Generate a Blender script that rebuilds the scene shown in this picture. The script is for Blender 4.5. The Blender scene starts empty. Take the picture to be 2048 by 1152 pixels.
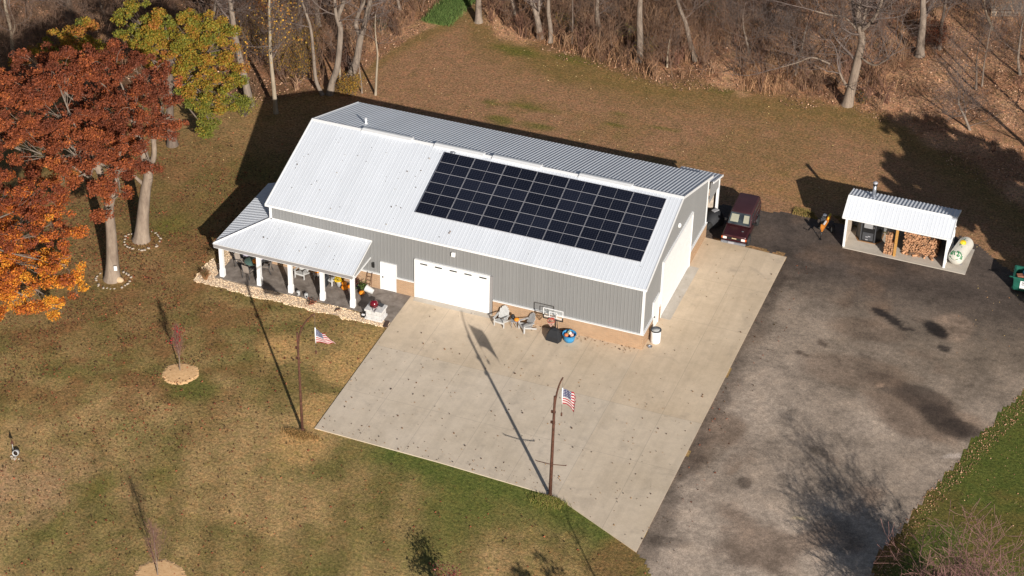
import bpy, math, random
import numpy as np
from mathutils import Vector, Matrix
random.seed(7); rng = np.random.default_rng(11)
S = bpy.context.scene
COL = S.collection
PI = math.pi
R = math.radians

# ------------------------------------------------------------------ camera numbers (fitted to the photograph, metres)
CAM = np.array([51.4811, -97.645, 72.8656]); FPX = 4158.44
PITCH, YAW, ROLL = 0.5968, 0.3477, 0.0242
_f = np.array([-math.sin(YAW)*math.cos(PITCH), math.cos(YAW)*math.cos(PITCH), -math.sin(PITCH)])
_r = np.array([math.cos(YAW), math.sin(YAW), 0.0]); _u = np.cross(_r, _f)
CR = _r*math.cos(ROLL)+_u*math.sin(ROLL); CU = -_r*math.sin(ROLL)+_u*math.cos(ROLL); CF = _f
def ray(px, py): return CF*FPX + CR*(px-1024) - CU*(py-576)
def ground(px, py, z=0.0):
    v = ray(px, py); return CAM + v*((z-CAM[2])/v[2])
def on_y(px, py, y):
    v = ray(px, py); return CAM + v*((y-CAM[1])/v[1])
def project(P):
    v = np.asarray(P)-CAM; z = v@CF
    return np.stack([1024+FPX*(v@CR)/z, 576-FPX*(v@CU)/z], -1)

# ------------------------------------------------------------------ light
SUN = np.array([0.572, -0.719, 0.4]); SUN = SUN/np.linalg.norm(SUN)
sd = bpy.data.lights.new('sun', 'SUN'); sd.energy = 5.0; sd.angle = R(0.5); sd.color = (1.0, 0.94, 0.86)
so = bpy.data.objects.new('sun', sd); COL.objects.link(so)
so.rotation_euler = Vector(SUN).to_track_quat('Z', 'Y').to_euler(); so.location = (40, -50, 60)
w = bpy.data.worlds.new('World'); S.world = w; w.use_nodes = True
nt = w.node_tree; nt.nodes.clear()
sky = nt.nodes.new('ShaderNodeTexSky'); sky.sky_type = 'NISHITA'; sky.sun_disc = False
sky.sun_elevation = math.asin(SUN[2]); sky.sun_rotation = math.atan2(SUN[0], SUN[1])
bg = nt.nodes.new('ShaderNodeBackground'); bg.inputs[1].default_value = 0.05
wo = nt.nodes.new('ShaderNodeOutputWorld')
nt.links.new(sky.outputs[0], bg.inputs[0]); nt.links.new(bg.outputs[0], wo.inputs[0])
S.view_settings.view_transform = 'Standard'; S.view_settings.look = 'None'
S.view_settings.exposure = 0.3; S.view_settings.gamma = 1.0
cd = bpy.data.cameras.new('camera'); co = bpy.data.objects.new('camera', cd); COL.objects.link(co)
cd.sensor_width = 36; cd.lens = FPX/2048*36; cd.clip_end = 3000; cd.clip_start = 1
M = Matrix(((CR[0], CU[0], -CF[0], CAM[0]), (CR[1], CU[1], -CF[1], CAM[1]), (CR[2], CU[2], -CF[2], CAM[2]), (0, 0, 0, 1)))
co.matrix_world = M; S.camera = co

# ------------------------------------------------------------------ materials
def lin(r, g=None, b=None):
    if g is None: r, g, b = r
    f = lambda c: (c/255/12.92) if c/255 <= .04045 else ((c/255+.055)/1.055)**2.4
    return (f(r), f(g), f(b), 1.0)
class NT:
    def __init__(s, name):
        s.m = bpy.data.materials.new(name); s.m.use_nodes = True
        s.t = s.m.node_tree; s.b = s.t.nodes['Principled BSDF']; s.out = s.t.nodes['Material Output']
    def n(s, typ, **kw):
        x = s.t.nodes.new('ShaderNode'+typ)
        for k, v in kw.items():
            if k.startswith('i_'):
                key = k[2:]; key = int(key) if key.isdigit() else key
                x.inputs[key].default_value = v
            else: setattr(x, k, v)
        return x
    def l(s, a, b): s.t.links.new(a, b)
    def coord(s, kind='Object'): return s.n('TexCoord').outputs[kind]
    def noise(s, scale, detail=4, rough=.6, vec=None, dist=0):
        x = s.n('TexNoise'); x.inputs['Scale'].default_value = scale; x.inputs['Detail'].default_value = detail
        x.inputs['Roughness'].default_value = rough; x.inputs['Distortion'].default_value = dist
        s.l(vec if vec is not None else s.coord(), x.inputs['Vector']); return x.outputs[0]
    def ramp(s, fac, stops):
        x = s.n('ValToRGB'); e = x.color_ramp.elements
        while len(e) < len(stops): e.new(.5)
        for i, (p, c) in enumerate(stops):
            e[i].position = p; e[i].color = c if len(c) == 4 else (*c, 1)
        s.l(fac, x.inputs[0]); return x.outputs[0]
    def mix(s, fac, a, b, mode='MIX'):
        x = s.n('Mix', data_type='RGBA', blend_type=mode)
        for sock, v in ((x.inputs[0], fac), (x.inputs[6], a), (x.inputs[7], b)):
            if hasattr(v, 'node'): s.l(v, sock)
            else: sock.default_value = v
        return x.outputs[2]
    def math(s, op, a, b=None, c=None, clamp=False):
        x = s.n('Math', operation=op, use_clamp=clamp)
        for i, v in enumerate((a, b, c)):
            if v is None: continue
            if hasattr(v, 'node'): s.l(v, x.inputs[i])
            else: x.inputs[i].default_value = v
        return x.outputs[0]
    def bump(s, h, strength=.3, dist=.05):
        x = s.n('Bump'); x.inputs['Strength'].default_value = strength; x.inputs['Distance'].default_value = dist
        s.l(h, x.inputs['Height']); s.l(x.outputs[0], s.b.inputs['Normal'])
    def color(s, c):
        if hasattr(c, 'node'): s.l(c, s.b.inputs['Base Color'])
        else: s.b.inputs['Base Color'].default_value = c
        return s
    def set(s, rough=.6, metal=0, spec=.5):
        s.b.inputs['Roughness'].default_value = rough; s.b.inputs['Metallic'].default_value = metal
        s.b.inputs['Specular IOR Level'].default_value = spec; return s
def g3(v): return (v, v, v, 1)
def paint(name, c, rough=.5, metal=0, spec=.5, var=.12, scale=3.0):
    """a painted or plain surface with slight uneven wear"""
    x = NT(name); n = x.noise(scale, 5, .65)
    lo = tuple(k*(1-var) for k in c[:3])+(1,); hi = tuple(min(1, k*(1+var)) for k in c[:3])+(1,)
    x.color(x.ramp(n, [(.3, lo), (.7, hi)])).set(rough, metal, spec)
    return x.m
MATS = {}
def mat(k): return MATS[k]
def sheet_metal(name, c, rough, ax=0):
    """painted sheets 0.914 m wide, each a touch different, with faint run-off streaks and grime"""
    x = NT(name); P = x.coord(); sx = x.n('SeparateXYZ'); x.l(P, sx.inputs[0])
    s = x.math('ADD', sx.outputs[0], sx.outputs[1]) if ax == 2 else sx.outputs[ax]; q = x.math('DIVIDE', s, .9144)
    wn = x.n('TexWhiteNoise', noise_dimensions='1D'); x.l(x.math('FLOOR', q), wn.inputs['W'])
    v = x.math('MULTIPLY_ADD', wn.outputs[0], .05, .965)
    lap = x.math('LESS_THAN', x.math('FRACT', q), .022); v = x.math('SUBTRACT', v, x.math('MULTIPLY', lap, .07))
    mp = x.n('Mapping'); mp.inputs['Scale'].default_value = (5, .35, .35) if ax == 0 else ((.35, 5, .35) if ax == 1 else (5, 5, .25)); x.l(P, mp.inputs[0])
    st = x.noise(1, 4, .6, mp.outputs[0]); v = x.math('MULTIPLY', v, x.math('MULTIPLY_ADD', st, .12, .94)); n = x.noise(.6, 5, .65); v = x.math('MULTIPLY', v, x.math('MULTIPLY_ADD', n, .10, .95))
    cb = x.n('CombineXYZ'); [x.l(v, cb.inputs[i]) for i in range(3)]
    x.color(x.mix(1, c, cb.outputs[0], 'MULTIPLY')).set(rough, 0, .5); return x.m
MATS['white_roof'] = sheet_metal('white_roof_metal', (.63, .66, .71, 1), .38)
MATS['white_trim'] = paint('white_trim', (.74, .74, .74, 1), .45, 0, .5, .04)
MATS['white_paint'] = paint('white_paint', (.78, .78, .78, 1), .5, 0, .4, .04)
MATS['grey_siding'] = sheet_metal('grey_siding', (.212, .213, .213, 1), .5, 2)
MATS['grey_fascia'] = paint('grey_fascia', (.25, .24, .24, 1), .5, 0, .4, .05)
MATS['black_metal'] = paint('black_metal', (.012, .012, .013, 1), .4)
MATS['dark_cloth'] = paint('dark_cloth', (.014, .015, .018, 1), .75)
MATS['dark_grey'] = paint('dark_grey', (.05, .052, .058, 1), .6)
MATS['grey_plastic'] = paint('grey_plastic', (.29, .29, .30, 1), .55)
MATS['mid_plastic'] = paint('mid_grey_plastic', (.40, .40, .40, 1), .55)
MATS['pale_plastic'] = paint('pale_plastic', (.50, .50, .49, 1), .55)
MATS['aluminium'] = paint('aluminium', (.36, .36, .39, 1), .45, .2)
MATS['galvanised'] = paint('galvanised', (.32, .34, .38, 1), .38, .6, .5, .2)
MATS['rust'] = paint('rusty_steel', (.095, .042, .027, 1), .85, .1, .3, .45, 6)
MATS['orange_paint'] = paint('orange_paint', (.55, .20, .03, 1), .5)
MATS['blue_plastic'] = paint('blue_plastic', (.04, .27, .55, 1), .45)
MATS['green_paint'] = paint('green_paint', (.012, .10, .07, 1), .5, 0, .5, .3)
MATS['maroon'] = paint('maroon_car_paint', (.048, .011, .013, 1), .28, .25, .5, .15, 1.5)
MATS['maroon_faded'] = paint('faded_maroon_paint', (.052, .02, .023, 1), .45, .1, .5, .15, 1.5)
MATS['rubber'] = paint('rubber', (.018, .018, .018, 1), .85)
MATS['chrome'] = paint('chrome', (.7, .7, .7, 1), .22, .9)
MATS['pumpkin'] = paint('pumpkin_skin', (.78, .25, .012, 1), .5, 0, .4, .15, 8)
MATS['stem'] = paint('dry_stem', (.10, .09, .04, 1), .8)
MATS['kamado_red'] = paint('glazed_red', (.13, .006, .014, 1), .18, 0, .6, .15)
MATS['yellow_paint'] = paint('yellow_paint', (.75, .50, .02, 1), .45)
MATS['cream_paint'] = paint('cream_tank_paint', (.62, .59, .52, 1), .42, 0, .5, .12, 2)
MATS['vine_green'] = paint('vine_green_paint', (.02, .16, .06, 1), .5)
MATS['pine_wood'] = paint('pine_wood', (.46, .24, .065, 1), .75, 0, .3, .18, 5)
MATS['grey_wood'] = paint('weathered_wood', (.20, .17, .14, 1), .85, 0, .3, .3, 4)
MATS['osb'] = paint('pale_board', (.50, .42, .34, 1), .85, 0, .3, .3, 5)
MATS['stone_white'] = paint('pale_stone', (.42, .35, .28, 1), .85, 0, .3, .25, 6)
MATS['beige_fabric'] = paint('beige_sling_fabric', (.33, .28, .24, 1), .8)
MATS['lavender'] = paint('pale_lavender_cloth', (.48, .44, .56, 1), .8)
MATS['glass_top'] = paint('green_glass_top', (.10, .17, .15, 1), .2, 0, .6)
MATS['headlight'] = paint('headlight_glass', (.75, .66, .62, 1), .15, 0, .6)
MATS['amber'] = paint('amber_lens', (.6, .12, .03, 1), .25)
MATS['plate_yellow'] = paint('plate', (.55, .42, .25, 1), .5)
MATS['bark'] = None
def bark(name, a, b, scale=5):
    x = NT(name); tc = x.coord(); mp = x.n('Mapping'); mp.inputs['Scale'].default_value = (1, 1, .25); x.l(tc, mp.inputs[0])
    n = x.noise(scale, 6, .7, mp.outputs[0]); x.color(x.ramp(n, [(.3, a), (.7, b)])).set(.9, 0, .2); x.bump(n, .6, .04); return x.m
MATS['bark'] = bark('pale_bark', (.13, .10, .08, 1), (.30, .24, .19, 1))
MATS['bark_dark'] = bark('brown_bark', (.085, .065, .052, 1), (.19, .145, .115, 1))
MATS['bark_birch'] = bark('pale_tan_bark', (.22, .175, .125, 1), (.40, .33, .245, 1))
MATS['bark_oak'] = bark('oak_bark', (.15, .11, .085, 1), (.33, .26, .20, 1), 3)
MATS['twig'] = paint('bare_twigs', (.15, .115, .10, 1), .9, 0, .2, .25, 2)
MATS['twig_red'] = paint('reddish_twigs', (.24, .13, .115, 1), .9, 0, .2, .25, 2)
def leaf_mat(name):
    """leaf colours live in the mesh (one colour per leaf)"""
    x = NT(name); a = x.n('VertexColor', layer_name='Col'); x.color(a.outputs[0]).set(.65, 0, .25)
    tr = x.n('BsdfTranslucent'); x.l(a.outputs[0], tr.inputs[0]); ms = x.n('MixShader'); ms.inputs[0].default_value = .16
    x.l(x.b.outputs[0], ms.inputs[1]); x.l(tr.outputs[0], ms.inputs[2]); x.l(ms.outputs[0], x.out.inputs[0]); return x.m
MATS['leaf'] = leaf_mat('leaf')
def vcol_mat(name, rough=.9):
    x = NT(name); a = x.n('VertexColor', layer_name='Col'); x.color(a.outputs[0]).set(rough, 0, .2); return x.m
MATS['litter'] = vcol_mat('dry_leaf'); MATS['blade'] = vcol_mat('dry_stalk'); MATS['stonecol'] = vcol_mat('pebble')
def m_brick():
    x = NT('tan_brick'); sx = x.n('SeparateXYZ'); x.l(x.coord(), sx.inputs[0]); cx = x.n('CombineXYZ')
    x.l(x.math('ADD', sx.outputs[0], sx.outputs[1]), cx.inputs[0]); x.l(sx.outputs[2], cx.inputs[1])
    b = x.n('TexBrick'); x.l(cx.outputs[0], b.inputs[0]); b.inputs['Scale'].default_value = 1
    b.inputs['Color1'].default_value = (.43, .265, .155, 1); b.inputs['Color2'].default_value = (.355, .225, .135, 1); b.inputs['Mortar'].default_value = (.50, .38, .27, 1)
    b.inputs['Brick Width'].default_value = .23; b.inputs['Row Height'].default_value = .078; b.inputs['Mortar Size'].default_value = .008
    n = x.noise(1.4, 5, .7); x.color(x.mix(.5, b.outputs[0], x.ramp(n, [(.3, g3(.62)), (.75, g3(1.1))]), 'MULTIPLY')).set(.85, 0, .2); return x.m
MATS['brick'] = m_brick()
def m_concrete():
    x = NT('tan_concrete'); P = x.coord(); sx = x.n('SeparateXYZ'); x.l(P, sx.inputs[0])
    big = x.noise(.22, 5, .6); mid = x.noise(1.3, 6, .7); fine = x.noise(22, 3, .7)
    mp = x.n('Mapping'); mp.inputs['Scale'].default_value = (3, 16, 1); x.l(P, mp.inputs[0]); br = x.noise(1, 3, .6, mp.outputs[0])
    c = x.ramp(big, [(.3, (.57, .472, .358, 1)), (.7, (.675, .57, .452, 1))])
    c = x.mix(.55, c, x.ramp(mid, [(.3, g3(.80)), (.7, g3(1.08))]), 'MULTIPLY')
    c = x.mix(.5, c, x.ramp(fine, [(.3, g3(.84)), (.7, g3(1.1))]), 'MULTIPLY')
    c = x.mix(.5, c, x.ramp(br, [(.3, g3(.92)), (.7, g3(1.05))]), 'MULTIPLY')
    # warmer pour next to the building, paler beyond the first joint
    far = x.math('LESS_THAN', sx.outputs[1], -5.65); c = x.mix(far, x.mix(1, c, (1.0, .965, .915, 1), 'MULTIPLY'), c)
    rightp = x.math('GREATER_THAN', sx.outputs[0], 24.35); c = x.mix(rightp, c, x.mix(1, c, (.99, .97, .94, 1), 'MULTIPLY'))
    mt = x.n('Mapping'); mt.inputs['Scale'].default_value = (1.5, .10, 1); x.l(P, mt.inputs[0]); tm = x.noise(1, 4, .65, mt.outputs[0]); c = x.mix(.6, c, x.ramp(tm, [(.34, g3(.86)), (.55, g3(1.02))]), 'MULTIPLY')
    # scuffed dark stains
    stf = x.math('MULTIPLY', x.ramp(x.noise(.6, 6, .68, dist=.5), [(.56, g3(0)), (.72, g3(1))]), .30); c = x.mix(stf, c, (.2, .17, .15, 1))
    joints = None
    def add(d, wdt):
        nonlocal joints
        k = x.math('LESS_THAN', x.math('ABSOLUTE', d), wdt); joints = k if joints is None else x.math('MAXIMUM', joints, k)
    for xv in (12.25, 15.08, 18.15, 21.35, 24.32, 27.47): add(x.math('SUBTRACT', sx.outputs[0], xv), .014)
    for yv in (-5.65, -10.3, 3.9, 8.6): add(x.math('SUBTRACT', sx.outputs[1], yv), .014)
    c = x.mix(x.math('MULTIPLY', joints, .36), c, (.2, .165, .14, 1))
    x.color(c).set(.85, 0, .25); x.bump(fine, .15, .01); return x.m
MATS['concrete'] = m_concrete()
def m_slab(name, a, b, sc=1.2):
    x = NT(name); big = x.noise(sc, 6, .65, dist=.3); fine = x.noise(18, 3, .7)
    c = x.mix(.5, x.ramp(big, [(.32, a), (.68, b)]), x.ramp(fine, [(.3, g3(.8)), (.7, g3(1.15))]), 'MULTIPLY')
    x.color(c).set(.8, 0, .3); x.bump(fine, .2, .01); return x.m
MATS['patio'] = m_slab('stamped_grey_concrete', (.12, .098, .082, 1), (.29, .25, .22, 1), 1.5)
MATS['pale_slab'] = m_slab('pale_concrete', (.42, .37, .31, 1), (.52, .47, .41, 1))
MATS['mulch'] = m_slab('wood_chip_mulch', (.60, .36, .17, 1), (.78, .50, .26, 1), 6)
def m_ground():
    x = NT('grass_and_litter'); a = x.n('VertexColor', layer_name='Col').outputs[0]; k = x.n('VertexColor', layer_name='Mask').outputs[0]
    n1 = x.noise(1.1, 6, .7); n2 = x.noise(5.5, 4, .7); n3 = x.noise(19, 2, .7)
    c = x.mix(.55, a, x.ramp(n1, [(.32, (.70, .74, .66, 1)), (.68, (1.22, 1.16, 1.12, 1))]), 'MULTIPLY')
    c = x.mix(.78, c, x.ramp(n2, [(.34, (.42, .46, .36, 1)), (.5, g3(1.0)), (.66, (1.62, 1.52, 1.42, 1))]), 'MULTIPLY')
    n4 = x.noise(10.5, 3, .8); c = x.mix(.6, c, x.ramp(n4, [(.34, (.45, .47, .42, 1)), (.5, g3(1.0)), (.66, (1.6, 1.52, 1.42, 1))]), 'MULTIPLY')
    c = x.mix(.8, c, x.ramp(n3, [(.28, g3(.5)), (.5, g3(1.0)), (.74, (1.55, 1.48, 1.38, 1))]), 'MULTIPLY')
    pa = x.noise(2.1, 5, .65, dist=.5); pb = x.noise(.8, 5, .7, dist=.3)
    c = x.mix(.7, c, x.ramp(pa, [(.36, (.90, .97, .80, 1)), (.5, g3(1)), (.64, (1.14, 1.0, .93, 1))]), 'MULTIPLY')
    c = x.mix(.6, c, x.ramp(pb, [(.36, (.84, .88, .80, 1)), (.5, g3(1)), (.64, (1.18, 1.1, 1.05, 1))]), 'MULTIPLY')
    x.color(c).set(.95, 0, .1); h = x.math('ADD', n3, n2); x.bump(h, .55, .07); return x.m
MATS['ground'] = m_ground()
def m_gravel():
    x = NT('asphalt_millings'); a = x.n('VertexColor', layer_name='Col').outputs[0]
    n1 = x.noise(.42, 7, .72, dist=.15); n2 = x.noise(3.2, 5, .7); n3 = x.noise(24, 2, .8)
    c = x.mix(.8, a, x.ramp(n1, [(.36, g3(.58)), (.5, g3(1.0)), (.66, (1.36, 1.32, 1.28, 1))]), 'MULTIPLY')
    c = x.mix(.8, c, x.ramp(n2, [(.34, g3(.74)), (.66, g3(1.26))]), 'MULTIPLY'); n5 = x.noise(9, 3, .8); c = x.mix(.7, c, x.ramp(n5, [(.34, g3(.72)), (.5, g3(1)), (.66, g3(1.3))]), 'MULTIPLY')
    c = x.mix(.75, c, x.ramp(n3, [(.28, g3(.5)), (.5, g3(1)), (.74, (1.5, 1.42, 1.36, 1))]), 'MULTIPLY')
    x.color(c).set(.92, 0, .2); x.bump(n3, .5, .03); return x.m
MATS['gravel'] = m_gravel()
def m_cells():
    x = NT('solar_cells'); sx = x.n('SeparateXYZ'); x.l(x.coord(), sx.inputs[0])
    def line(v, per, w_):
        fr = x.math('FRACT', x.math('DIVIDE', v, per)); return x.math('LESS_THAN', fr, w_)
    g = x.math('MAXIMUM', line(sx.outputs[0], .166, .07), line(sx.outputs[1], .1367, .08))
    n = x.noise(2, 2); info = x.n('ObjectInfo'); base = x.mix(info.outputs['Random'], (.005, .006, .012, 1), (.010, .012, .022, 1))
    x.color(x.mix(x.math('MULTIPLY', g, .55), base, (.055, .06, .085, 1))).set(.22, 0, .45); return x.m
MATS['cells'] = m_cells()
def m_flag():
    x = NT('flag_cloth'); uv = x.coord('UV'); sx = x.n('SeparateXYZ'); x.l(uv, sx.inputs[0]); U, V = sx.outputs[0], sx.outputs[1]
    st = x.math('LESS_THAN', x.math('MODULO', x.math('MULTIPLY', V, 13.0), 2.0), 1.0)
    c = x.mix(st, (.75, .72, .70, 1), (.42, .02, .035, 1))
    can = x.math('MULTIPLY', x.math('LESS_THAN', U, .42), x.math('GREATER_THAN', V, 6/13))
    su = x.math('SUBTRACT', x.math('FRACT', x.math('MULTIPLY', U, 6/.42)), .5); sv = x.math('SUBTRACT', x.math('FRACT', x.math('MULTIPLY', x.math('SUBTRACT', V, 6/13), 5*13/7)), .5)
    star = x.math('LESS_THAN', x.math('ADD', x.math('MULTIPLY', su, su), x.math('MULTIPLY', sv, sv)), .07)
    c = x.mix(can, c, x.mix(star, (.035, .04, .14, 1), (.7, .7, .72, 1))); x.color(c).set(.8, 0, .2)
    tr = x.n('BsdfTranslucent'); x.l(c, tr.inputs[0]); ms = x.n('MixShader'); ms.inputs[0].default_value = .3
    x.l(x.b.outputs[0], ms.inputs[1]); x.l(tr.outputs[0], ms.inputs[2]); x.l(ms.outputs[0], x.out.inputs[0]); return x.m
MATS['flag'] = m_flag()
def m_glass(name='car_glass'):
    x = NT(name); n = x.noise(1.2, 2); x.color(x.ramp(n, [(.4, (.02, .025, .03, 1)), (.6, (.05, .06, .065, 1))])).set(.06, 0, .8); return x.m
MATS['glass'] = m_glass()
def m_clear():
    x = NT('clear_acrylic'); n = x.noise(3, 2); x.color((.9, .95, .95, 1)).set(.08, 0, .5); x.b.inputs['Alpha'].default_value = .07; return x.m
MATS['acrylic'] = m_clear()
def m_log(name, a, b):
    x = NT(name); n = x.noise(9, 4, .7); info = x.n('ObjectInfo')
    c = x.ramp(n, [(.3, a), (.7, b)]); c = x.mix(.8, c, x.ramp(info.outputs['Random'], [(0, (.55, .5, .46, 1)), (1, (1.12, 1.05, 1, 1))]), 'MULTIPLY'); x.color(c).set(.85, 0, .2); return x.m
MATS['log_end'] = m_log('split_wood', (.34, .18, .10, 1), (.62, .37, .22, 1))
MATS['log_bark'] = m_log('log_bark', (.10, .07, .05, 1), (.22, .15, .11, 1))
MATS['block'] = None
def m_block():
    x = NT('pale_stone_block'); sx = x.n('SeparateXYZ'); x.l(x.coord(), sx.inputs[0]); cx = x.n('CombineXYZ')
    x.l(x.math('ADD', sx.outputs[0], sx.outputs[1]), cx.inputs[0]); x.l(sx.outputs[2], cx.inputs[1]); b = x.n('TexBrick'); x.l(cx.outputs[0], b.inputs[0])
    b.inputs['Scale'].default_value = 1; b.inputs['Brick Width'].default_value = .34; b.inputs['Row Height'].default_value = .2; b.inputs['Mortar Size'].default_value = .012
    b.inputs['Color1'].default_value = (.62, .61, .60, 1); b.inputs['Color2'].default_value = (.54, .53, .52, 1); b.inputs['Mortar'].default_value = (.42, .41, .40, 1)
    n = x.noise(5, 4); x.color(x.mix(.5, b.outputs[0], x.ramp(n, [(.3, g3(.8)), (.7, g3(1.1))]), 'MULTIPLY')).set(.85, 0, .2); return x.m
MATS['block'] = m_block()

# ------------------------------------------------------------------ mesh builder
class MB:
    def __init__(s): s.v = []; s.f = []; s.sm = []; s.mi = []; s.cur = 0; s.mats = []
    def use(s, k):
        if k not in s.mats: s.mats.append(k)
        s.cur = s.mats.index(k); return s
    def add(s, vs, fs, smooth=False):
        o = len(s.v); s.v += [tuple(map(float, p)) for p in vs]
        for q in fs: s.f.append(tuple(o+i for i in q)); s.sm.append(smooth); s.mi.append(s.cur)
        return s
    def box(s, c, d, rot=None):
        x, y, z = d[0]/2, d[1]/2, d[2]/2
        vs = [(-x, -y, -z), (x, -y, -z), (x, y, -z), (-x, y, -z), (-x, -y, z), (x, -y, z), (x, y, z), (-x, y, z)]
        if rot is not None: vs = [tuple(rot @ Vector(p)) for p in vs]
        vs = [(p[0]+c[0], p[1]+c[1], p[2]+c[2]) for p in vs]
        return s.add(vs, [(0, 3, 2, 1), (4, 5, 6, 7), (0, 1, 5, 4), (1, 2, 6, 5), (2, 3, 7, 6), (3, 0, 4, 7)])
    def bb(s, a, b): return s.box([(a[i]+b[i])/2 for i in range(3)], [abs(b[i]-a[i]) for i in range(3)])
    def cbox(s, c, d, ch):
        """box with chamfered vertical and top edges"""
        x, y, z = d[0]/2, d[1]/2, d[2]/2
        def ring(k, zz): return [(-x+k, -y), (x-k, -y), (x, -y+k), (x, y-k), (x-k, y), (-x+k, y), (-x, y-k), (-x, -y+k)], zz
        vs = []; n = 8
        for pts, zz in ((ring(ch, 0)[0], -z), (ring(ch, 0)[0], z-ch), ([(p[0]*(x-ch)/x, p[1]*(y-ch)/y) for p in ring(ch, 0)[0]], z)):
            vs += [(p[0]+c[0], p[1]+c[1], zz+c[2]) for p in pts]
        fs = [tuple(range(n-1, -1, -1)), tuple(range(2*n, 3*n))]
        for r_ in range(2):
            for i in range(n): j = (i+1) % n; fs.append((r_*n+i, r_*n+j, (r_+1)*n+j, (r_+1)*n+i))
        return s.add(vs, fs)
    def prism(s, poly, z0, z1):
        n = len(poly); vs = [(p[0], p[1], z0) for p in poly]+[(p[0], p[1], z1) for p in poly]
        return s.add(vs, [tuple(range(n-1, -1, -1)), tuple(range(n, 2*n))]+[(i, (i+1) % n, n+(i+1) % n, n+i) for i in range(n)])
    def prismx(s, poly, x0, x1):
        """polygon given in (y, z), extruded in x"""
        n = len(poly); vs = [(x0, p[0], p[1]) for p in poly]+[(x1, p[0], p[1]) for p in poly]
        return s.add(vs, [tuple(range(n-1, -1, -1)), tuple(range(n, 2*n))]+[(i, (i+1) % n, n+(i+1) % n, n+i) for i in range(n)])
    def tube(s, pts, rad, k=8, cap=True, smooth=True):
        pts = [Vector(p) for p in pts]; n = len(pts)
        rad = rad if hasattr(rad, '__len__') else [rad]*n
        vs = []; prev = None
        for i, p in enumerate(pts):
            t = (pts[min(i+1, n-1)]-pts[max(i-1, 0)]).normalized()
            if prev is None: a = t.orthogonal().normalized()
            else: a = (prev-t*prev.dot(t)).normalized()
            prev = a; b = t.cross(a)
            for j in range(k):
                q = 2*PI*j/k; vs.append(p+(a*math.cos(q)+b*math.sin(q))*rad[i])
        fs = [(i*k+j, i*k+(j+1) % k, (i+1)*k+(j+1) % k, (i+1)*k+j) for i in range(n-1) for j in range(k)]
        s.add(vs, fs, smooth)
        if cap:
            o = len(s.v)-n*k; s.f += [tuple(o+j for j in range(k-1, -1, -1)), tuple(o+(n-1)*k+j for j in range(k))]; s.sm += [False]*2; s.mi += [s.cur]*2
        return s
    def lathe(s, prof, c=(0, 0, 0), k=20, smooth=True, lobes=0, amp=0, rot=None):
        vs = []
        for r_, z in prof:
            for j in range(k):
                q = 2*PI*j/k; rr = r_*(1+amp*math.cos(lobes*q)) if lobes else r_
                p = Vector((rr*math.cos(q), rr*math.sin(q), z))
                if rot is not None: p = rot @ p
                vs.append((p[0]+c[0], p[1]+c[1], p[2]+c[2]))
        n = len(prof)
        fs = [(i*k+j, i*k+(j+1) % k, (i+1)*k+(j+1) % k, (i+1)*k+j) for i in range(n-1) for j in range(k)]
        if prof[0][0] > 1e-4: fs.append(tuple(range(k-1, -1, -1)))
        if prof[-1][0] > 1e-4: fs.append(tuple((n-1)*k+j for j in range(k)))
        return s.add(vs, fs, smooth)
    def sphere(s, c, r_, sx=1, sy=1, sz=1, k=16, m=9):
        prof = [(max(1e-5, math.sin(PI*i/m)), -math.cos(PI*i/m)) for i in range(m+1)]
        vs = []
        for a, z in prof:
            for j in range(k): q = 2*PI*j/k; vs.append((c[0]+a*math.cos(q)*r_*sx, c[1]+a*math.sin(q)*r_*sy, c[2]+z*r_*sz))
        return s.add(vs, [(i*k+j, i*k+(j+1) % k, (i+1)*k+(j+1) % k, (i+1)*k+j) for i in range(m) for j in range(k)], True)
    def pieces(s, name, material=None, parent=None, label=None):
        """every separate piece becomes an object of its own"""
        p = list(range(len(s.v)))
        def fd(a):
            while p[a] != a: p[a] = p[p[a]]; a = p[a]
            return a
        for q in s.f:
            for i in q[1:]: p[fd(i)] = fd(q[0])
        gr = {}
        for j, q in enumerate(s.f): gr.setdefault(fd(q[0]), []).append(j)
        out = []
        for fs in gr.values():
            m = MB(); ids = sorted({i for j in fs for i in s.f[j]}); mp = {a: b for b, a in enumerate(ids)}; m.v = [s.v[i] for i in ids]
            m.f = [tuple(mp[i] for i in s.f[j]) for j in fs]; m.sm = [s.sm[j] for j in fs]; m.mi = [0]*len(fs); out.append(m.build(name, material, parent, label))
        return out
    def build(s, name, material=None, parent=None, label=None):
        me = bpy.data.meshes.new(name); me.from_pydata(s.v, [], s.f)
        me.polygons.foreach_set('use_smooth', s.sm); me.polygons.foreach_set('material_index', s.mi)
        ks = s.mats if s.mats else [material]
        for k in ks: me.materials.append(MATS[k])
        me.update(); o = bpy.data.objects.new(name, me); COL.objects.link(o)
        if parent is not None: o.parent = parent
        if label: o['label'] = label
        return o
def tag(o, label=None, cat=None, group=None, kind=None):
    for k, v in (('label', label), ('category', cat), ('group', group), ('kind', kind)):
        if v: o[k] = v
    return o
def thing(name, label, cat, loc=(0, 0, 0), rz=0.0, group=None):
    o = bpy.data.objects.new(name, None); o.empty_display_size = .2; COL.objects.link(o); o.location = [float(v) for v in loc]; o.rotation_euler = (0, 0, rz)
    return tag(o, label, cat, group)
def kids(o): return [c for c in list(bpy.data.objects) if c.parent == o]
def dup(o, loc, rz=None, label=None, group=None, scale=None, parent=None):
    c = o.copy(); COL.objects.link(c)
    if parent is not None: c.parent = parent
    if loc is not None: c.location = [float(v) for v in loc]
    if rz is not None: c.rotation_euler = (o.rotation_euler[0], o.rotation_euler[1], rz)
    if scale: c.scale = (scale,)*3 if not hasattr(scale, '__len__') else scale
    if label: c['label'] = label
    if group: c['group'] = group
    for ch in kids(o): dup(ch, None, parent=c)
    return c
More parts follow.
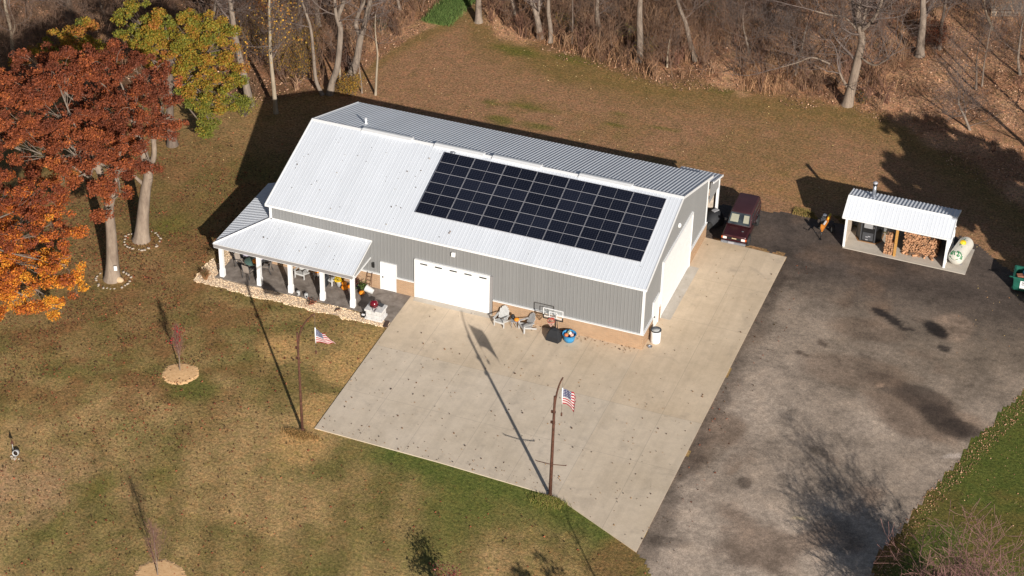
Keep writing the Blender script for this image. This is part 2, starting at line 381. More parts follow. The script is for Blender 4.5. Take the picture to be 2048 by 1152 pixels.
# numpy meshes
def np_mesh(name, V, F, material, parent=None, cols=None, smooth=False):
    V = np.asarray(V, np.float32).reshape(-1, 3); F = np.asarray(F, np.int32); n, k = F.shape
    me = bpy.data.meshes.new(name); me.vertices.add(len(V)); me.vertices.foreach_set('co', V.ravel())
    me.loops.add(n*k); me.loops.foreach_set('vertex_index', F.ravel())
    me.polygons.add(n); me.polygons.foreach_set('loop_start', np.arange(0, n*k, k, dtype=np.int32)); me.polygons.foreach_set('loop_total', np.full(n, k, np.int32))
    me.polygons.foreach_set('use_smooth', np.full(n, smooth)); me.update(calc_edges=True)
    for nm, c in (cols or {}).items():
        a = me.color_attributes.new(nm, 'FLOAT_COLOR', 'POINT'); c = np.asarray(c, np.float32)
        if c.shape[1] == 3: c = np.concatenate([c, np.ones((len(c), 1), np.float32)], 1)
        a.data.foreach_set('color', c.ravel())
    me.materials.append(MATS[material]); me.validate(); o = bpy.data.objects.new(name, me); COL.objects.link(o)
    if parent is not None: o.parent = parent
    return o
def seg_geo(P0, P1, R0, R1, k=5):
    P0, P1, R0, R1 = map(lambda a: np.asarray(a, float), (P0, P1, R0, R1)); d = P1-P0; L = np.linalg.norm(d, axis=1, keepdims=True)+1e-9; d = d/L
    ref = np.where(np.abs(d[:, :1]) < .9, np.array([[1., 0, 0]]), np.array([[0, 1., 0]]))
    a = np.cross(d, ref); a /= np.linalg.norm(a, axis=1, keepdims=True); b = np.cross(d, a)
    th = np.arange(k)*2*PI/k; circ = a[:, None]*np.cos(th)[None, :, None]+b[:, None]*np.sin(th)[None, :, None]
    V = np.stack([P0[:, None]+circ*R0[:, None, None], P1[:, None]+circ*R1[:, None, None]], 1)
    N = len(P0); i = np.arange(k); j = (i+1) % k
    F = np.stack([i, j, k+j, k+i], 1)[None]+(np.arange(N)*2*k)[:, None, None]
    return V.reshape(-1, 3), F.reshape(-1, 4)
def leaf_geo(C, size, flat=0.0, r=None, up=0.0):
    r = r or rng; N = len(C); n = r.normal(size=(N, 3)); n[:, 2] = n[:, 2]*(1-flat)+flat*2.5+up; n /= np.linalg.norm(n, axis=1, keepdims=True)
    t = np.cross(n, r.normal(size=(N, 3))); t /= np.linalg.norm(t, axis=1, keepdims=True); b = np.cross(n, t)
    s1 = (size*(.7+.6*r.random(N)))[:, None]/2; s2 = s1*(.55+.3*r.random((N, 1)))
    bend = n*s1*.25
    V = np.stack([C-t*s1, C-b*s2+bend, C+t*s1, C+b*s2+bend], 1)
    return V.reshape(-1, 3), np.arange(N*4).reshape(-1, 4)
# value noise
_lat = rng.random((256, 256))
def vnoise(x, y):
    xi = np.floor(x).astype(int); yi = np.floor(y).astype(int); fx = x-xi; fy = y-yi; fx = fx*fx*(3-2*fx); fy = fy*fy*(3-2*fy)
    g = lambda a, b: _lat[a & 255, b & 255]
    return (g(xi, yi)*(1-fx)+g(xi+1, yi)*fx)*(1-fy)+(g(xi, yi+1)*(1-fx)+g(xi+1, yi+1)*fx)*fy
def fbm(x, y, s, o=4, off=0.0):
    x = np.asarray(x, float); y = np.asarray(y, float); v = 0; a = .5; t = 0
    for i in range(o): v = v+a*vnoise(x*s+off+i*17.3, y*s+off*1.7+i*9.1); t += a; a *= .55; s *= 2.03
    return v/t
def sm(a, b, x): t = np.clip((x-a)/(b-a), 0, 1); return t*t*(3-2*t)
def in_poly(x, y, P):
    c = np.zeros(np.shape(x), bool); n = len(P)
    for i in range(n):
        x1, y1 = P[i]; x2, y2 = P[(i+1) % n]
        if y1 == y2: continue
        c ^= ((y1 > y) != (y2 > y)) & (x < (x2-x1)*(y-y1)/(y2-y1)+x1)
    return c
# ------------------------------------------------------------------ the setting
EH = np.array([.84, .80, .77])
def alb(r, g, b): return np.array(lin(r, g, b)[:3])/EH
EX = [-80, -45, -25, -14, -10.6, -7.5, -5.6, -4.6, -4.0, -2.6, -1.2, 0.2, 2.5, 4.5, 9.9, 14.8, 20, 23.6, 29, 33, 36, 42, 50, 62, 90]
EY = [4, 10, 14, 17, 18.0, 21.0, 24.5, 28, 32, 35.5, 39, 36.5, 34.6, 34.6, 33.0, 32.2, 33.0, 33.2, 34, 33.5, 31.2, 26, 20, 12, 2]
def wood_edge(x): return np.interp(x, EX, EY)
def axis(lo, a, b, hi, st):
    core = np.arange(a, b+1e-6, st); left = a-np.geomspace(st, a-lo, 26)[::-1]; right = b+np.geomspace(st, hi-b, 26)
    return np.concatenate([left, core, right])
def grid_mesh(xs, ys, zf):
    X, Y = np.meshgrid(xs, ys, indexing='ij'); Z = zf(X, Y); nx, ny = X.shape
    V = np.stack([X, Y, Z], -1).reshape(-1, 3); i, j = np.meshgrid(np.arange(nx-1), np.arange(ny-1), indexing='ij'); a = (i*ny+j).ravel()
    return V, np.stack([a, a+ny, a+ny+1, a+1], 1), X.ravel(), Y.ravel()
def ground_cols(x, y):
    f1 = fbm(x, y, .12, 5); f2 = fbm(x, y, .45, 5, 31); f3 = fbm(x, y, .07, 4, 77)
    lawn = alb(131, 110, 73); olive = alb(106, 96, 57); tan = alb(156, 128, 91); green = alb(88, 94, 45); brown = alb(122, 92, 63); pink = alb(168, 134, 104)
    meadow = alb(141, 106, 82); meadow2 = alb(116, 95, 58); litter = alb(146, 108, 84); litter2 = alb(178, 136, 108); dark = alb(78, 58, 44); straw = alb(170, 136, 92)
    def mx(c, d, m): return c*(1-m[:, None])+np.asarray(d)*m[:, None]
    c = np.tile(lawn, (len(x), 1))
    c = mx(c, olive, sm(.46, .62, f2)*.8); c = mx(c, tan, sm(.50, .64, f1)*.8); c = mx(c, tan, sm(.54, .66, fbm(x, y, .8, 4, 63))*.28)
    c = mx(c, green, sm(.58, .74, fbm(x, y, .25, 4, 5))*.28)
    # mowing lanes, barely there
    c = c*(1+(.03+.10*sm(-16, -23, y))*np.sin((x*.94+y*.34)*2*PI/2.3+.5*np.sin(y*.3)))[:, None]
    # left side lawn by the oaks is browner
    rd = sm(11, -3, x)*sm(-26, -12, y)*sm(16, 4, y)*sm(.50, .62, fbm(x, y, .6, 5, 55)); c = mx(c, alb(112, 74, 50), rd*.55)
    lt = sm(2, -6, x)*sm(-16, -8, y); c = mx(c, brown, lt*.55); c = mx(c, olive, lt*sm(.5, .65, f2)*.45)
    # worn, leafless patches
    def blob(cx, cy, rx, ry, s=.5): return sm(1.25, .45, np.sqrt(((x-cx)/rx)**2+((y-cy)/ry)**2)+(f2-.5)*1.6)*s
    gp = ground(60, 985); c = mx(c, pink, blob(gp[0], gp[1], 3.4, 2.6, .75))
    gp = ground(150, 940); c = mx(c, pink, blob(gp[0], gp[1], 4, 2, .3))
    for q in ((690, 740), (650, 820), (720, 700), (600, 900), (560, 690)): gp = ground(*q); c = mx(c, straw, blob(gp[0], gp[1], 1.7, 1.9, .8))
    # green strip below the concrete and round the mulch
    yb = np.interp(x, [9.5, 24.4, 29.75, 31], [-14.3, -14.85, -17.5, -18.6])
    d = yb-y; strip = sm(2.6, .3, d+(f2-.5)*2.5)*sm(12.4, 14.5, x)*sm(32, 30, x)*(d > -1); c = mx(c, alb(80, 92, 42), strip*.85)
    gp = ground(1190, 1000); c = mx(c, green, blob(gp[0], gp[1], 2.5, 1.6, .4)); gp = ground(1000, 1010); c = mx(c, green, blob(gp[0], gp[1], 4, 2, .5))
    gp = ground(920, 1030); c = mx(c, green, blob(gp[0], gp[1], 2, 2.6, .5)); gp = ground(1240, 1120); c = mx(c, brown, blob(gp[0], gp[1], 1.5, 2.0, .7))
    gp = ground(385, 775); c = mx(c, alb(88, 92, 45), blob(gp[0], gp[1], 1.8, 1.2, .8)); gp = ground(340, 450); c = mx(c, alb(98, 96, 45), blob(gp[0], gp[1], 1.6, 2, .6))
    gp = ground(200, 970); c = mx(c, alb(100, 96, 46), blob(gp[0], gp[1], 1.0, 1.8, .6)); gp = ground(330, 950); c = mx(c, alb(104, 98, 50), blob(gp[0], gp[1], 1.0, 1.4, .5))
    # right hand lawn
    rl = sm(40.2, 41.6, x-.045*(y+15)*1.6)*sm(7, 3, y); c = mx(c, alb(78, 86, 40), rl*.95); c = mx(c, alb(98, 82, 48), rl*sm(.48, .6, f2)*.55)
    edge_l = sm(-.6, .2, x-.045*(y+15)*1.6-40.4)*sm(9, 5, y)*sm(2.6, .6, x-.045*(y+15)*1.6-40.4+(f2-.5)*3); c = mx(c, alb(140, 98, 62), edge_l*.85)
    # meadow behind and right of the building
    md = np.clip(sm(11.5, 14.5, y)*sm(-9, -3, x)+sm(17, 19, y)*sm(26, 29, x), 0, 1)*sm(60, 50, x)
    c = mx(c, meadow, md*.95); c = mx(c, meadow2, md*np.clip(sm(.54, .66, f1)*.4+sm(6, 1, wood_edge(x)-y)*.75, 0, .85))
    for q, rx, ry in (((1070, 268), 1.0, .5), (1110, 280), ) if False else (((1240, 230), 1.4, .45), ((1050, 212), 2.4, .5), ((1085, 254), 1.5, .5), ((1330, 256), 1.6, .35), ((985, 205), 1.2, .6), ((1000, 240), 1.0, .5), ((1160, 118), 2.4, .7), ((1440, 175), 2.2, .6), ((1030, 100), 2.0, .8), ((1230, 250), 1.4, .4)):
        gp = ground(*q); c = mx(c, alb(86, 88, 38), blob(gp[0], gp[1], rx, ry, .75))
    gp = ground(1680, 390); c = mx(c, alb(146, 112, 72), blob(gp[0], gp[1], 6, 2.4, .5)*(y > 17.5))
    # forest floor
    e = wood_edge(x); lf = sm(-.9, 1.1, y-e+(f2-.5)*3.2); fl = litter*(1-sm(.42, .62, f2))[:, None]+litter2*sm(.42, .62, f2)[:, None]
    fl = mx(fl, dark, sm(.52, .66, f1)*.55*sm(30, 24, x)); fl = mx(fl, dark, sm(0, -10, x)*.45)
    c = c*(1-lf[:, None])+fl*lf[:, None]
    tk = sm(1.7, .4, np.abs(x+3.1-.05*(y-36)))*sm(33, 37, y)*sm(70, 50, y); c = mx(c, alb(88, 98, 52), tk*.7)
    # leaf strip between gravel and grass on the far right
    return np.clip(c, .01, .9)
xs = axis(-420, -46, 62, 420, .42); ys = axis(-420, -40, 64, 420, .42)
def zf(X, Y):
    e = wood_edge(X); m = sm(0, 6, Y-e); return m*(fbm(X, Y, .2, 3, 3)-.5)*.6+sm(-4, -30, Y)*0-.0*X
V, F, gx, gy = grid_mesh(xs, ys, zf)
np_mesh('ground', V, F, 'ground', None, {'Col': ground_cols(gx, gy), 'Mask': np.zeros((len(gx), 3))}, True)['kind'] = 'structure'

# gravel yard
GP = [(29.5, 13.3), (29.5, -17.2), (30.9, -18.8), (34.5, -23.5), (36, -30), (46, -34), (43.5, -24), (41.6, -15.2), (41.9, -12.2), (43.2, -7), (44.9, -1.2), (46.6, 4.6), (49.5, 8.5), (55, 11), (70, 12), (70, 18), (48, 15.6), (44.8, 16.4), (42.8, 18.0), (40.6, 19.9), (37.4, 19.3), (34.5, 18.9), (31, 18.7), (27.6, 18.2), (24.6, 17.6), (22.5, 17), (22.5, 13.3)]
gxs = np.arange(21, 60, .2); gys = np.arange(-34, 21, .2)
V, F, gx, gy = grid_mesh(gxs, gys, lambda X, Y: X*0+.012)
jx = (fbm(gx, gy, .9, 3, 12)-.5)*1.1; jy = (fbm(gx, gy, .9, 3, 44)-.5)*1.1
ins = in_poly(gx+jx, gy+jy, GP)
F = F[ins[F].all(1)]
def gravel_cols(x, y):
    f = fbm(x, y, .16, 5, 9); f2 = fbm(x, y, .5, 4, 61)
    light = alb(158, 140, 124); mid = alb(116, 101, 87); dark = alb(78, 67, 60); brn = alb(106, 84, 68)
    t = np.clip(sm(-16, 13, y)*.95+(f-.5)*1.9, 0, 1)[:, None]
    c = light*(1-t)+mid*t; t2 = (sm(6, 14, y)*.97*sm(.25, .5, f+.15))[:, None]; c = c*(1-t2)+dark*t2
    bt = (sm(.5, .66, fbm(x, y, .2, 4, 90))*.55)[:, None]; c = c*(1-bt)+brn*bt
    def st(px, py, rx, ry, ang, s, col):
        nonlocal c
        p = ground(px, py); dx, dy = x-p[0], y-p[1]; ca, sa = math.cos(ang), math.sin(ang); u = dx*ca+dy*sa; v = -dx*sa+dy*ca
        m = (sm(1.15, .75, np.sqrt((u/rx)**2+(v/ry)**2)+(f2-.5)*.5)*s)[:, None]; c = c*(1-m)+np.asarray(col)*m
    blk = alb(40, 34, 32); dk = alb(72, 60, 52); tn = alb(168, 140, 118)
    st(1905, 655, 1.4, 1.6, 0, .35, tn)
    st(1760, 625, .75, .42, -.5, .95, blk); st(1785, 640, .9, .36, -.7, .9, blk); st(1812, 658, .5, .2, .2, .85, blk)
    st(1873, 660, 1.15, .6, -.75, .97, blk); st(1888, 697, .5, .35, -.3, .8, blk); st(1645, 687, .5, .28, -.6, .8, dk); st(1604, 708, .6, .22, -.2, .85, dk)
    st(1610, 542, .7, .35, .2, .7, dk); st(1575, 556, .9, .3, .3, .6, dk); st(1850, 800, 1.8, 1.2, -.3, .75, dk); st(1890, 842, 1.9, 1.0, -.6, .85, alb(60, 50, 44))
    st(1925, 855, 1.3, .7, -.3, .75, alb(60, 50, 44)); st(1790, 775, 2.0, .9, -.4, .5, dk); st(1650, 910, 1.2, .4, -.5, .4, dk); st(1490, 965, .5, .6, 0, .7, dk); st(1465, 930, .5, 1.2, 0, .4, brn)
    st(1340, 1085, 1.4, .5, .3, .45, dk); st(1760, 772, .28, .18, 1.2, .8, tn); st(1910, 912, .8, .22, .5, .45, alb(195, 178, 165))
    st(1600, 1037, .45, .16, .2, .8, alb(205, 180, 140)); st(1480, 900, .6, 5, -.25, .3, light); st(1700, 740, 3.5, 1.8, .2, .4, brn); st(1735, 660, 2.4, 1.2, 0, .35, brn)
    ed = (sm(1.3, .2, x-29.95+(f2-.5)*2.2)*.6*(y < 13))[:, None]; c = c*(1-ed)+dk*ed
    return np.clip(c, .01, .8)
used = np.unique(F); remap = np.full(len(V), -1); remap[used] = np.arange(len(used))
np_mesh('gravel_yard', V[used], remap[F], 'gravel', None, {'Col': gravel_cols(gx[used], gy[used])}, True)['kind'] = 'structure'

# poured concrete round the building, and the darker stamped patio
m = MB(); m.prism([(9.5, .02), (9.5, -3.72), (9.62, -14.32), (17.3, -14.5), (24.4, -14.86), (29.74, -17.5), (29.97, 13.1), (24.38, 13.35), (24.38, .02)], -.1, .055)
m.build('concrete_apron', 'concrete')['kind'] = 'structure'
m = MB(); m.prism([(-2.62, -2.8), (7.0, -2.8), (7.9, -2.9), (9.494, -3.2), (9.494, 0), (0, 0), (0, 5), (-2.62, 5)], -.1, .05)
m.build('patio', 'patio')['kind'] = 'structure'
m = MB(); m.prism([(33.05, 15.6), (41.0, 15.5), (41.05, 18.62), (33.1, 18.6)], -.1, .06); m.build('shed_slab', 'pale_slab')['kind'] = 'structure'
# pebble bed: one sheet of loose stones
SP = [(-3.75, -3.75), (9.46, -3.78), (9.494, -3.2), (7.9, -2.9), (7.0, -2.8), (-2.62, -2.8), (-2.62, 5.2), (-3.75, 5.2)]
N = 20000; px = rng.uniform(-4.1, 9.6, N*3); py = rng.uniform(-4.1, 5.2, N*3); jx = (fbm(px, py, 1.2, 3)-.5)*.7
k = in_poly(px+jx, py+jx, SP)&(~((px > 9.46)))&(~((px > -2.62)&(py > -2.8)&(px < 9))); px, py = px[k][:N], py[k][:N]; N = len(px)
base = np.array([(-.5, -.5, 0), (.5, -.5, 0), (.5, .5, 0), (-.5, .5, 0), (-.28, -.28, .7), (.28, -.28, .7), (.28, .28, .7), (-.28, .28, .7)])
fq = np.array([(4, 5, 6, 7), (0, 1, 5, 4), (1, 2, 6, 5), (2, 3, 7, 6), (3, 0, 4, 7)])
def pebbles(px, py, s0, s1, z0=0):
    n = len(px); s = rng.uniform(s0, s1, (n, 1)); a = rng.uniform(0, PI, n); ca, sa = np.cos(a), np.sin(a); B = base[None]*np.concatenate([s, s*rng.uniform(.6, 1, (n, 1)), s*.75], 1)[:, None]
    B = B+rng.normal(0, .08, B.shape)*s[:, None]
    X = B[..., 0]*ca[:, None]-B[..., 1]*sa[:, None]+px[:, None]; Y = B[..., 0]*sa[:, None]+B[..., 1]*ca[:, None]+py[:, None]
    return np.stack([X, Y, B[..., 2]+z0], -1).reshape(-1, 3), (fq[None]+(np.arange(n)*8)[:, None, None]).reshape(-1, 4)
V, F = pebbles(px, py, .03, .065); pal = np.array([alb(234, 208, 174), alb(226, 194, 156), alb(212, 176, 140), alb(240, 218, 188), alb(150, 116, 88)])
cc = pal[rng.choice(5, N, p=[.35, .27, .15, .15, .08])]*rng.uniform(.85, 1.1, (N, 1))
tag(np_mesh('pebble_bed', V, F, 'stonecol', None, {'Col': np.repeat(cc, 8, 0)}), 'strip of pale tan pebbles along the porch', 'pebbles', None, 'stuff')
m = MB(); m.prism([(-3.7, -3.65), (9.44, -3.7), (9.44, -3.26), (7.9, -2.95), (-2.65, -2.83), (-2.65, 5.1), (-3.7, 5.1)], -.05, .02); MATS['pebble_base'] = m_slab('gravel_base', (.38, .28, .2, 1), (.55, .42, .31, 1), 8)
m.build('pebble_base', 'pebble_base')['kind'] = 'structure'
# wood chip rings under the two young trees
MULCH = []
for (cx, cy, rr) in ((.16, -12.55, 1.1), (7.5, -28.55, 1.4)):
    m = MB(); pts = []
    for i in range(110):
        q = 2*PI*i/110; r_ = rr*(1+.03*math.sin(3*q+cx)+.02*math.sin(7*q+1)+random.uniform(-.045, .045)); pts.append((cx+r_*math.cos(q), cy+r_*math.sin(q)))
    n = len(pts); vs = [(p[0], p[1], -.01) for p in pts]+[(cx+(p[0]-cx)*.85, cy+(p[1]-cy)*.85, .05) for p in pts]+[(cx, cy, .09)]
    m.add(vs, [(i, (i+1) % n, n+(i+1) % n, n+i) for i in range(n)]+[(n+i, n+(i+1) % n, 2*n) for i in range(n)]); o = m.build('mulch_ring', 'mulch'); o['kind'] = 'structure'

# ------------------------------------------------------------------ fallen leaves
def leaf_sheet(name, x, y, size, pal, label, z=.02, flat=.75):
    x = np.asarray(x); N = len(x); C = np.stack([x, y, np.full(N, z)+rng.random(N)*.02], 1); V, F = leaf_geo(C, np.full(N, size) if np.isscalar(size) else size, flat)
    V[:, 2] = np.maximum(V[:, 2], z-.004); pal = np.array(pal); cc = pal[rng.choice(len(pal), N)]*rng.uniform(.7, 1.2, (N, 1))
    return tag(np_mesh(name, V, F, 'litter', None, {'Col': np.repeat(cc, 4, 0)}), label, 'fallen leaves', None, 'stuff')
N = 1700; x = rng.uniform(9.7, 29.8, N); y = rng.uniform(-17.2, 13, N)
k = (y < np.where(x > 24.7, 13, -.3))&(y > np.interp(x, [9.6, 24.4, 29.74], [-14.2, -14.7, -17.3])); dens = np.where(y < -4, .62, .22); k &= rng.random(N) < dens
xe = rng.uniform(15, 24.3, 130); ye = -.14-np.abs(rng.normal(0, .28, 130)); xg = rng.uniform(9.7, 24.2, 90); yg = -14.1+rng.normal(0, .35, 90); kk = yg > np.interp(xg, [9.6, 24.4], [-14.2, -14.7])
xc = np.concatenate([x[k], xe, xg[kk]]); yc = np.concatenate([y[k], ye, yg[kk]])
leaf_sheet('leaves_on_concrete', xc, yc, rng.uniform(.04, .125, len(xc)), [alb(100, 72, 50), alb(80, 58, 44), alb(132, 94, 60), alb(64, 50, 42), alb(150, 112, 70)], 'scattered dark dry leaves lying on the concrete', .075)
x = rng.uniform(-16, 32, 110000); y = rng.uniform(-34, 14, 110000)
d = .05+.95*sm(8, -7, x)*sm(-24, -9, y)*sm(14, 2, y)*sm(.40, .60, fbm(x, y, .45, 5, 21))+.10*sm(14, 2, x)
k = (rng.random(110000) < d)&~in_poly(x, y, [(9.3, -14.6), (30, -17.7), (30, 14), (24, 14), (-3.8, 14), (-3.8, -3.9), (9.3, -3.9)])
k2 = k&(x < 9); cols = [alb(120, 64, 42), alb(100, 54, 38), alb(140, 80, 54), alb(76, 54, 38), alb(84, 62, 42), alb(70, 54, 36)]
leaf_sheet('leaves_on_lawn', x[k], y[k], rng.uniform(.06, .14, k.sum()), cols, 'red brown leaves scattered over the front lawn', .04, .5)
x = rng.uniform(-16, 52, 40000); y = rng.uniform(6, 36, 40000); k = (y < wood_edge(x)+1)&(rng.random(40000) < .05+.12*sm(4, 0, wood_edge(x)-y))&~in_poly(x, y, [(-3.8, -5), (-3.8, 5.3), (-.3, 5.3), (-.3, 16), (24.6, 16), (24.6, 18), (33, 19), (41, 19), (41, 0), (24, 0)])
leaf_sheet('leaves_on_meadow', x[k], y[k], rng.uniform(.05, .11, k.sum()), [alb(190, 160, 120), alb(200, 170, 110), alb(150, 105, 70), alb(170, 130, 90)], 'pale leaves dotted over the grass behind the building', .04, .5)
x = rng.uniform(39, 56, 60000); y = rng.uniform(-24, 12, 60000); e = np.interp(y, [-24, -15.2, -12.2, -7, -1.2, 4.6, 8.5, 12], [43.5, 41.4, 41.8, 43.1, 44.8, 46.5, 49.4, 60])
dd = x-e; k = (rng.random(60000) < np.where(np.abs(dd-.45) < .55, .9, np.where(dd > 0, .035, 0)))
leaf_sheet('leaves_by_gravel', x[k], y[k], rng.uniform(.04, .09, k.sum()), [alb(160, 116, 90), alb(146, 102, 76), alb(120, 84, 64), alb(184, 142, 114)], 'tan leaves drifted along the edge of the gravel yard', .04, .5)
# forest floor litter
N = 190000; x = rng.uniform(-42, 60, N); y = rng.uniform(8, 64, N); q = y-wood_edge(x)+(fbm(x, y, .5, 3, 8)-.5)*3
k = (q > -.6)&(y < 62); pr = project(np.stack([x, y, x*0], 1)); k &= (pr[:, 0] > -120)&(pr[:, 0] < 2170)&(pr[:, 1] > -160)
k &= rng.random(N) < np.where(x > 28, 1, .7)
x, y = x[k], y[k]
leaf_sheet('forest_litter', x, y, rng.uniform(.07, .16, len(x)), [alb(172, 130, 102), alb(152, 110, 84), alb(130, 92, 70), alb(196, 156, 128), alb(100, 76, 62), alb(116, 86, 72)], 'brown leaf litter covering the ground among the bare trees', .05, .3)
# ------------------------------------------------------------------ the big steel barn
L, W, ZE, ZR, SL = 24.4, 13.43, 4.54, 6.92, .33963
OG, OE = .176, .285
barn = thing('barn', 'large grey metal barn with white roof, tan brick base and wraparound porch', 'barn')
def rib_profile(a, b, per, h, broad=False):
    T = [a]; D = [0.]; n = max(1, round((b-a)/per)); p = (b-a)/n
    for i in range(n):
        for u_, d in (((.46, 0), (.62, h), (.80, h), (1.0, 0)) if broad else ((.78, 0), (.84, h), (.93, h), (1.0, 0))): T.append(a+(i+u_)*p); D.append(d)
    return T, D
def strip(name, T, D, lo, hi, material, parent, thick=None):
    """ribbed sheet: at each station t (rib height d) a straight line lo(t,d)-hi(t,d)"""
    m = MB(); vs = []
    for t, d in zip(T, D): vs += [lo(t, d), hi(t, d)]
    n = len(T); m.add(vs, [(2*i, 2*i+2, 2*i+3, 2*i+1) for i in range(n-1)])
    return m.build(name, material, parent)
def roof_z(y): return ZE+SL*(min(y, W-y)+OE) if True else 0
PER = .2286
T, D = rib_profile(-OG, L+OG, PER, .010)
nf = np.array([0, -SL, 1])/math.hypot(SL, 1); nb = np.array([0, SL, 1])/math.hypot(SL, 1)
rf = strip('roof', T, D, lambda t, d: (t, -OE+nf[1]*d, ZE+nf[2]*d), lambda t, d: (t, W/2+nf[1]*d, ZR+nf[2]*d), 'white_roof', barn, )
rf['label'] = 'bright white front roof slope'
T, D = rib_profile(-OG, L+OG, PER, .028, True)
rb = strip('roof', T[::-1], D[::-1], lambda t, d: (t, W+OE+nb[1]*d, ZE+nb[2]*d), lambda t, d: (t, W/2+nb[1]*d, ZR+nb[2]*d), 'white_roof', barn); rb['label'] = 'blue-grey rear roof slope'
# soffit layer so the sheet has thickness
m = MB(); m.prismx([(-OE+.02, ZE-.10), (W/2, ZR-.10), (W+OE-.02, ZE-.10), (W/2, ZR-.03)] if False else [(-OE+.02, ZE-.12), (-OE+.02, ZE-.015), (W/2, ZR-.02), (W+OE-.02, ZE-.015), (W+OE-.02, ZE-.12), (W/2, ZR-.13)], -OG+.02, L+OG-.02); m.build('roof_deck', 'white_trim', barn)
m = MB()
for sx in (-OG, L+OG):
    a, b = sx-.03, sx+.03
    m.prismx([(-OE-.02, ZE-.15), (-OE-.02, ZE+.035), (W/2, ZR+.042), (W/2, ZR-.15)], a, b); m.prismx([(W+OE+.02, ZE-.15), (W/2+.001, ZR-.15), (W/2+.001, ZR+.042), (W+OE+.02, ZE+.035)], a, b)
m.pieces('rake_trim', 'white_trim', barn)
m = MB(); m.bb((-OG+.03, -OE-.03, ZE-.14), (L+OG-.03, -OE+.02, ZE+.0)); m.bb((-OG+.03, W+OE-.02, ZE-.14), (L+OG-.03, W+OE+.03, ZE)); m.pieces('eave_trim', 'white_trim', barn)
cap = MB(); cap.prismx([(W/2-.17, ZR-.057+.034), (W/2-.17, ZR-.057+.042), (W/2, ZR+.052), (W/2+.17, ZR-.057+.042), (W/2+.17, ZR-.057+.034), (W/2, ZR+.04)], -OG, L+OG); cap.build('ridge_cap', 'white_trim', barn)
for (a, b) in ((3.35, 6.75), (8.3, 11.6) , (12.2, 15.4), (17.9, 21.3)):
    v = MB(); v.prismx([(W/2-.27, ZR-.02), (W/2-.25, ZR+.07), (W/2, ZR+.125), (W/2+.25, ZR+.07), (W/2+.27, ZR-.02)], a, b); v.build('ridge_vent', 'white_trim', barn)
def back_z(y): return ZE+SL*(W+OE-y)
v = MB(); v.tube([(2.85, 8.3, back_z(8.3)-.05), (2.85, 8.3, back_z(8.3)+.42)], .075, 10); v.lathe([(.16, 0), (.09, .06)], (2.85, 8.3, back_z(8.3)+.0), 12); v.build('vent_pipe', 'white_paint', barn)
v = MB(); v.lathe([(.17, 0), (.14, .07), (.05, .09)], (9.65, 6.4, ZE+SL*(6.4+OE)+.02), 12); v.build('roof_vent', 'galvanised', barn)
# siding
WB = 1.1
def wall_y(name, y, sgn, x0, x1, z0, z1):
    T, D = rib_profile(x0, x1, PER, .022); return strip(name, T if sgn < 0 else T[::-1], D if sgn < 0 else D[::-1], lambda t, d: (t, y+sgn*d, z0), lambda t, d: (t, y+sgn*d, z1), 'grey_siding', barn)
wall_y('wall', 0, -1, 0, L, WB, ZE-.03)['label'] = 'grey ribbed front wall'
wall_y('wall', W, 1, 0, L, .1, ZE-.03)
def wall_x(name, x, sgn):
    T, D = rib_profile(0, W, PER, .022)
    for i in range(len(T)-1):
        if T[i] < W/2 < T[i+1]:
            T.insert(i+1, W/2); D.insert(i+1, D[i]); break
    rz_ = lambda t: ZR-SL*abs(t-W/2)-.06
    return strip(name, T if sgn > 0 else T[::-1], D if sgn > 0 else D[::-1], lambda t, d: (x+sgn*d, t, WB), lambda t, d: (x+sgn*d, t, rz_(t)), 'grey_siding', barn)
wall_x('wall', L, 1)['label'] = 'grey gable wall facing the gravel yard'; wall_x('wall', 0, -1)
# brick wainscot, one wrap with real thickness, broken at the door openings
m = MB()
for a, b in ((-.02, 7.42), (8.53, 9.76), (14.9, L+.1)): m.bb((a, -.1, 0), (b, .1, WB))
for a, b in ((.1, 1.9), (3.2, 3.5), (9.72, W+.04)): m.bb((L-.1, a, 0), (L+.1, b, WB))
m.bb((-.1, -.1+.001, 0), (.1-.121, W, WB)); m.pieces('brick_base', 'brick', barn)
m = MB()
for a, b in ((-.04, 7.42), (8.53, 9.76), (14.9, L+.13)): m.bb((a, -.13, WB), (b, -.0, WB+.05))
for a, b in ((.005, 1.9), (3.2, 3.5), (9.72, W+.06)): m.bb((L, a, WB), (L+.13, b, WB+.05))
m.pieces('ledge_trim', 'white_trim', barn)
m = MB()
for x0, x1, y0, y1 in ((L-.10, L+.05, -.05, .0), (L+.0, L+.05, 0, .10), (-.05, .10, -.05, 0), (L, L+.05, W-.10, W+.05), (-.05, 0, 0, .1)):
    m.bb((x0, y0, WB+.05), (x1, y1, ZE-.12))
m.pieces('corner_trim', 'white_trim', barn)
# overhead door in the front wall
gd = MB(); x0, x1 = 9.86, 14.70; hs = [.08, .62, 1.15, 1.68, 2.2, 2.74]
for a, b in zip(hs, hs[1:]): gd.bb((x0, -.10, a+.006), (x1, -.05, b-.006))
gd.bb((x0, -.05, .08), (x1, .02, 2.74)); door = gd.build('garage_door', 'white_paint', barn); door['label'] = 'wide white overhead door with a row of slit windows'
for i in range(5):
    c = 10.36+i*.97; mm = MB(); mm.bb((c-.24, -.106, 2.565), (c+.24, -.099, 2.665)); mm.build('window', 'glass', door)
m = MB(); m.bb((9.74, -.13, .06), (9.86, .03, 2.86)); m.bb((9.86, -.13, 2.745), (14.70, .03, 2.86)); m.pieces('door_frame', 'white_trim', barn)
m = MB(); m.bb((14.70, -.12, .06), (14.86, .03, 2.86)); m.pieces('door_frame', 'grey_fascia', barn, 'grey side jamb of the overhead door')
m = MB(); m.prismx([(-.5, .056), (-.11, .10), (-.11, .056)], 9.80, 14.85); m.build('door_threshold', 'pale_slab', barn)
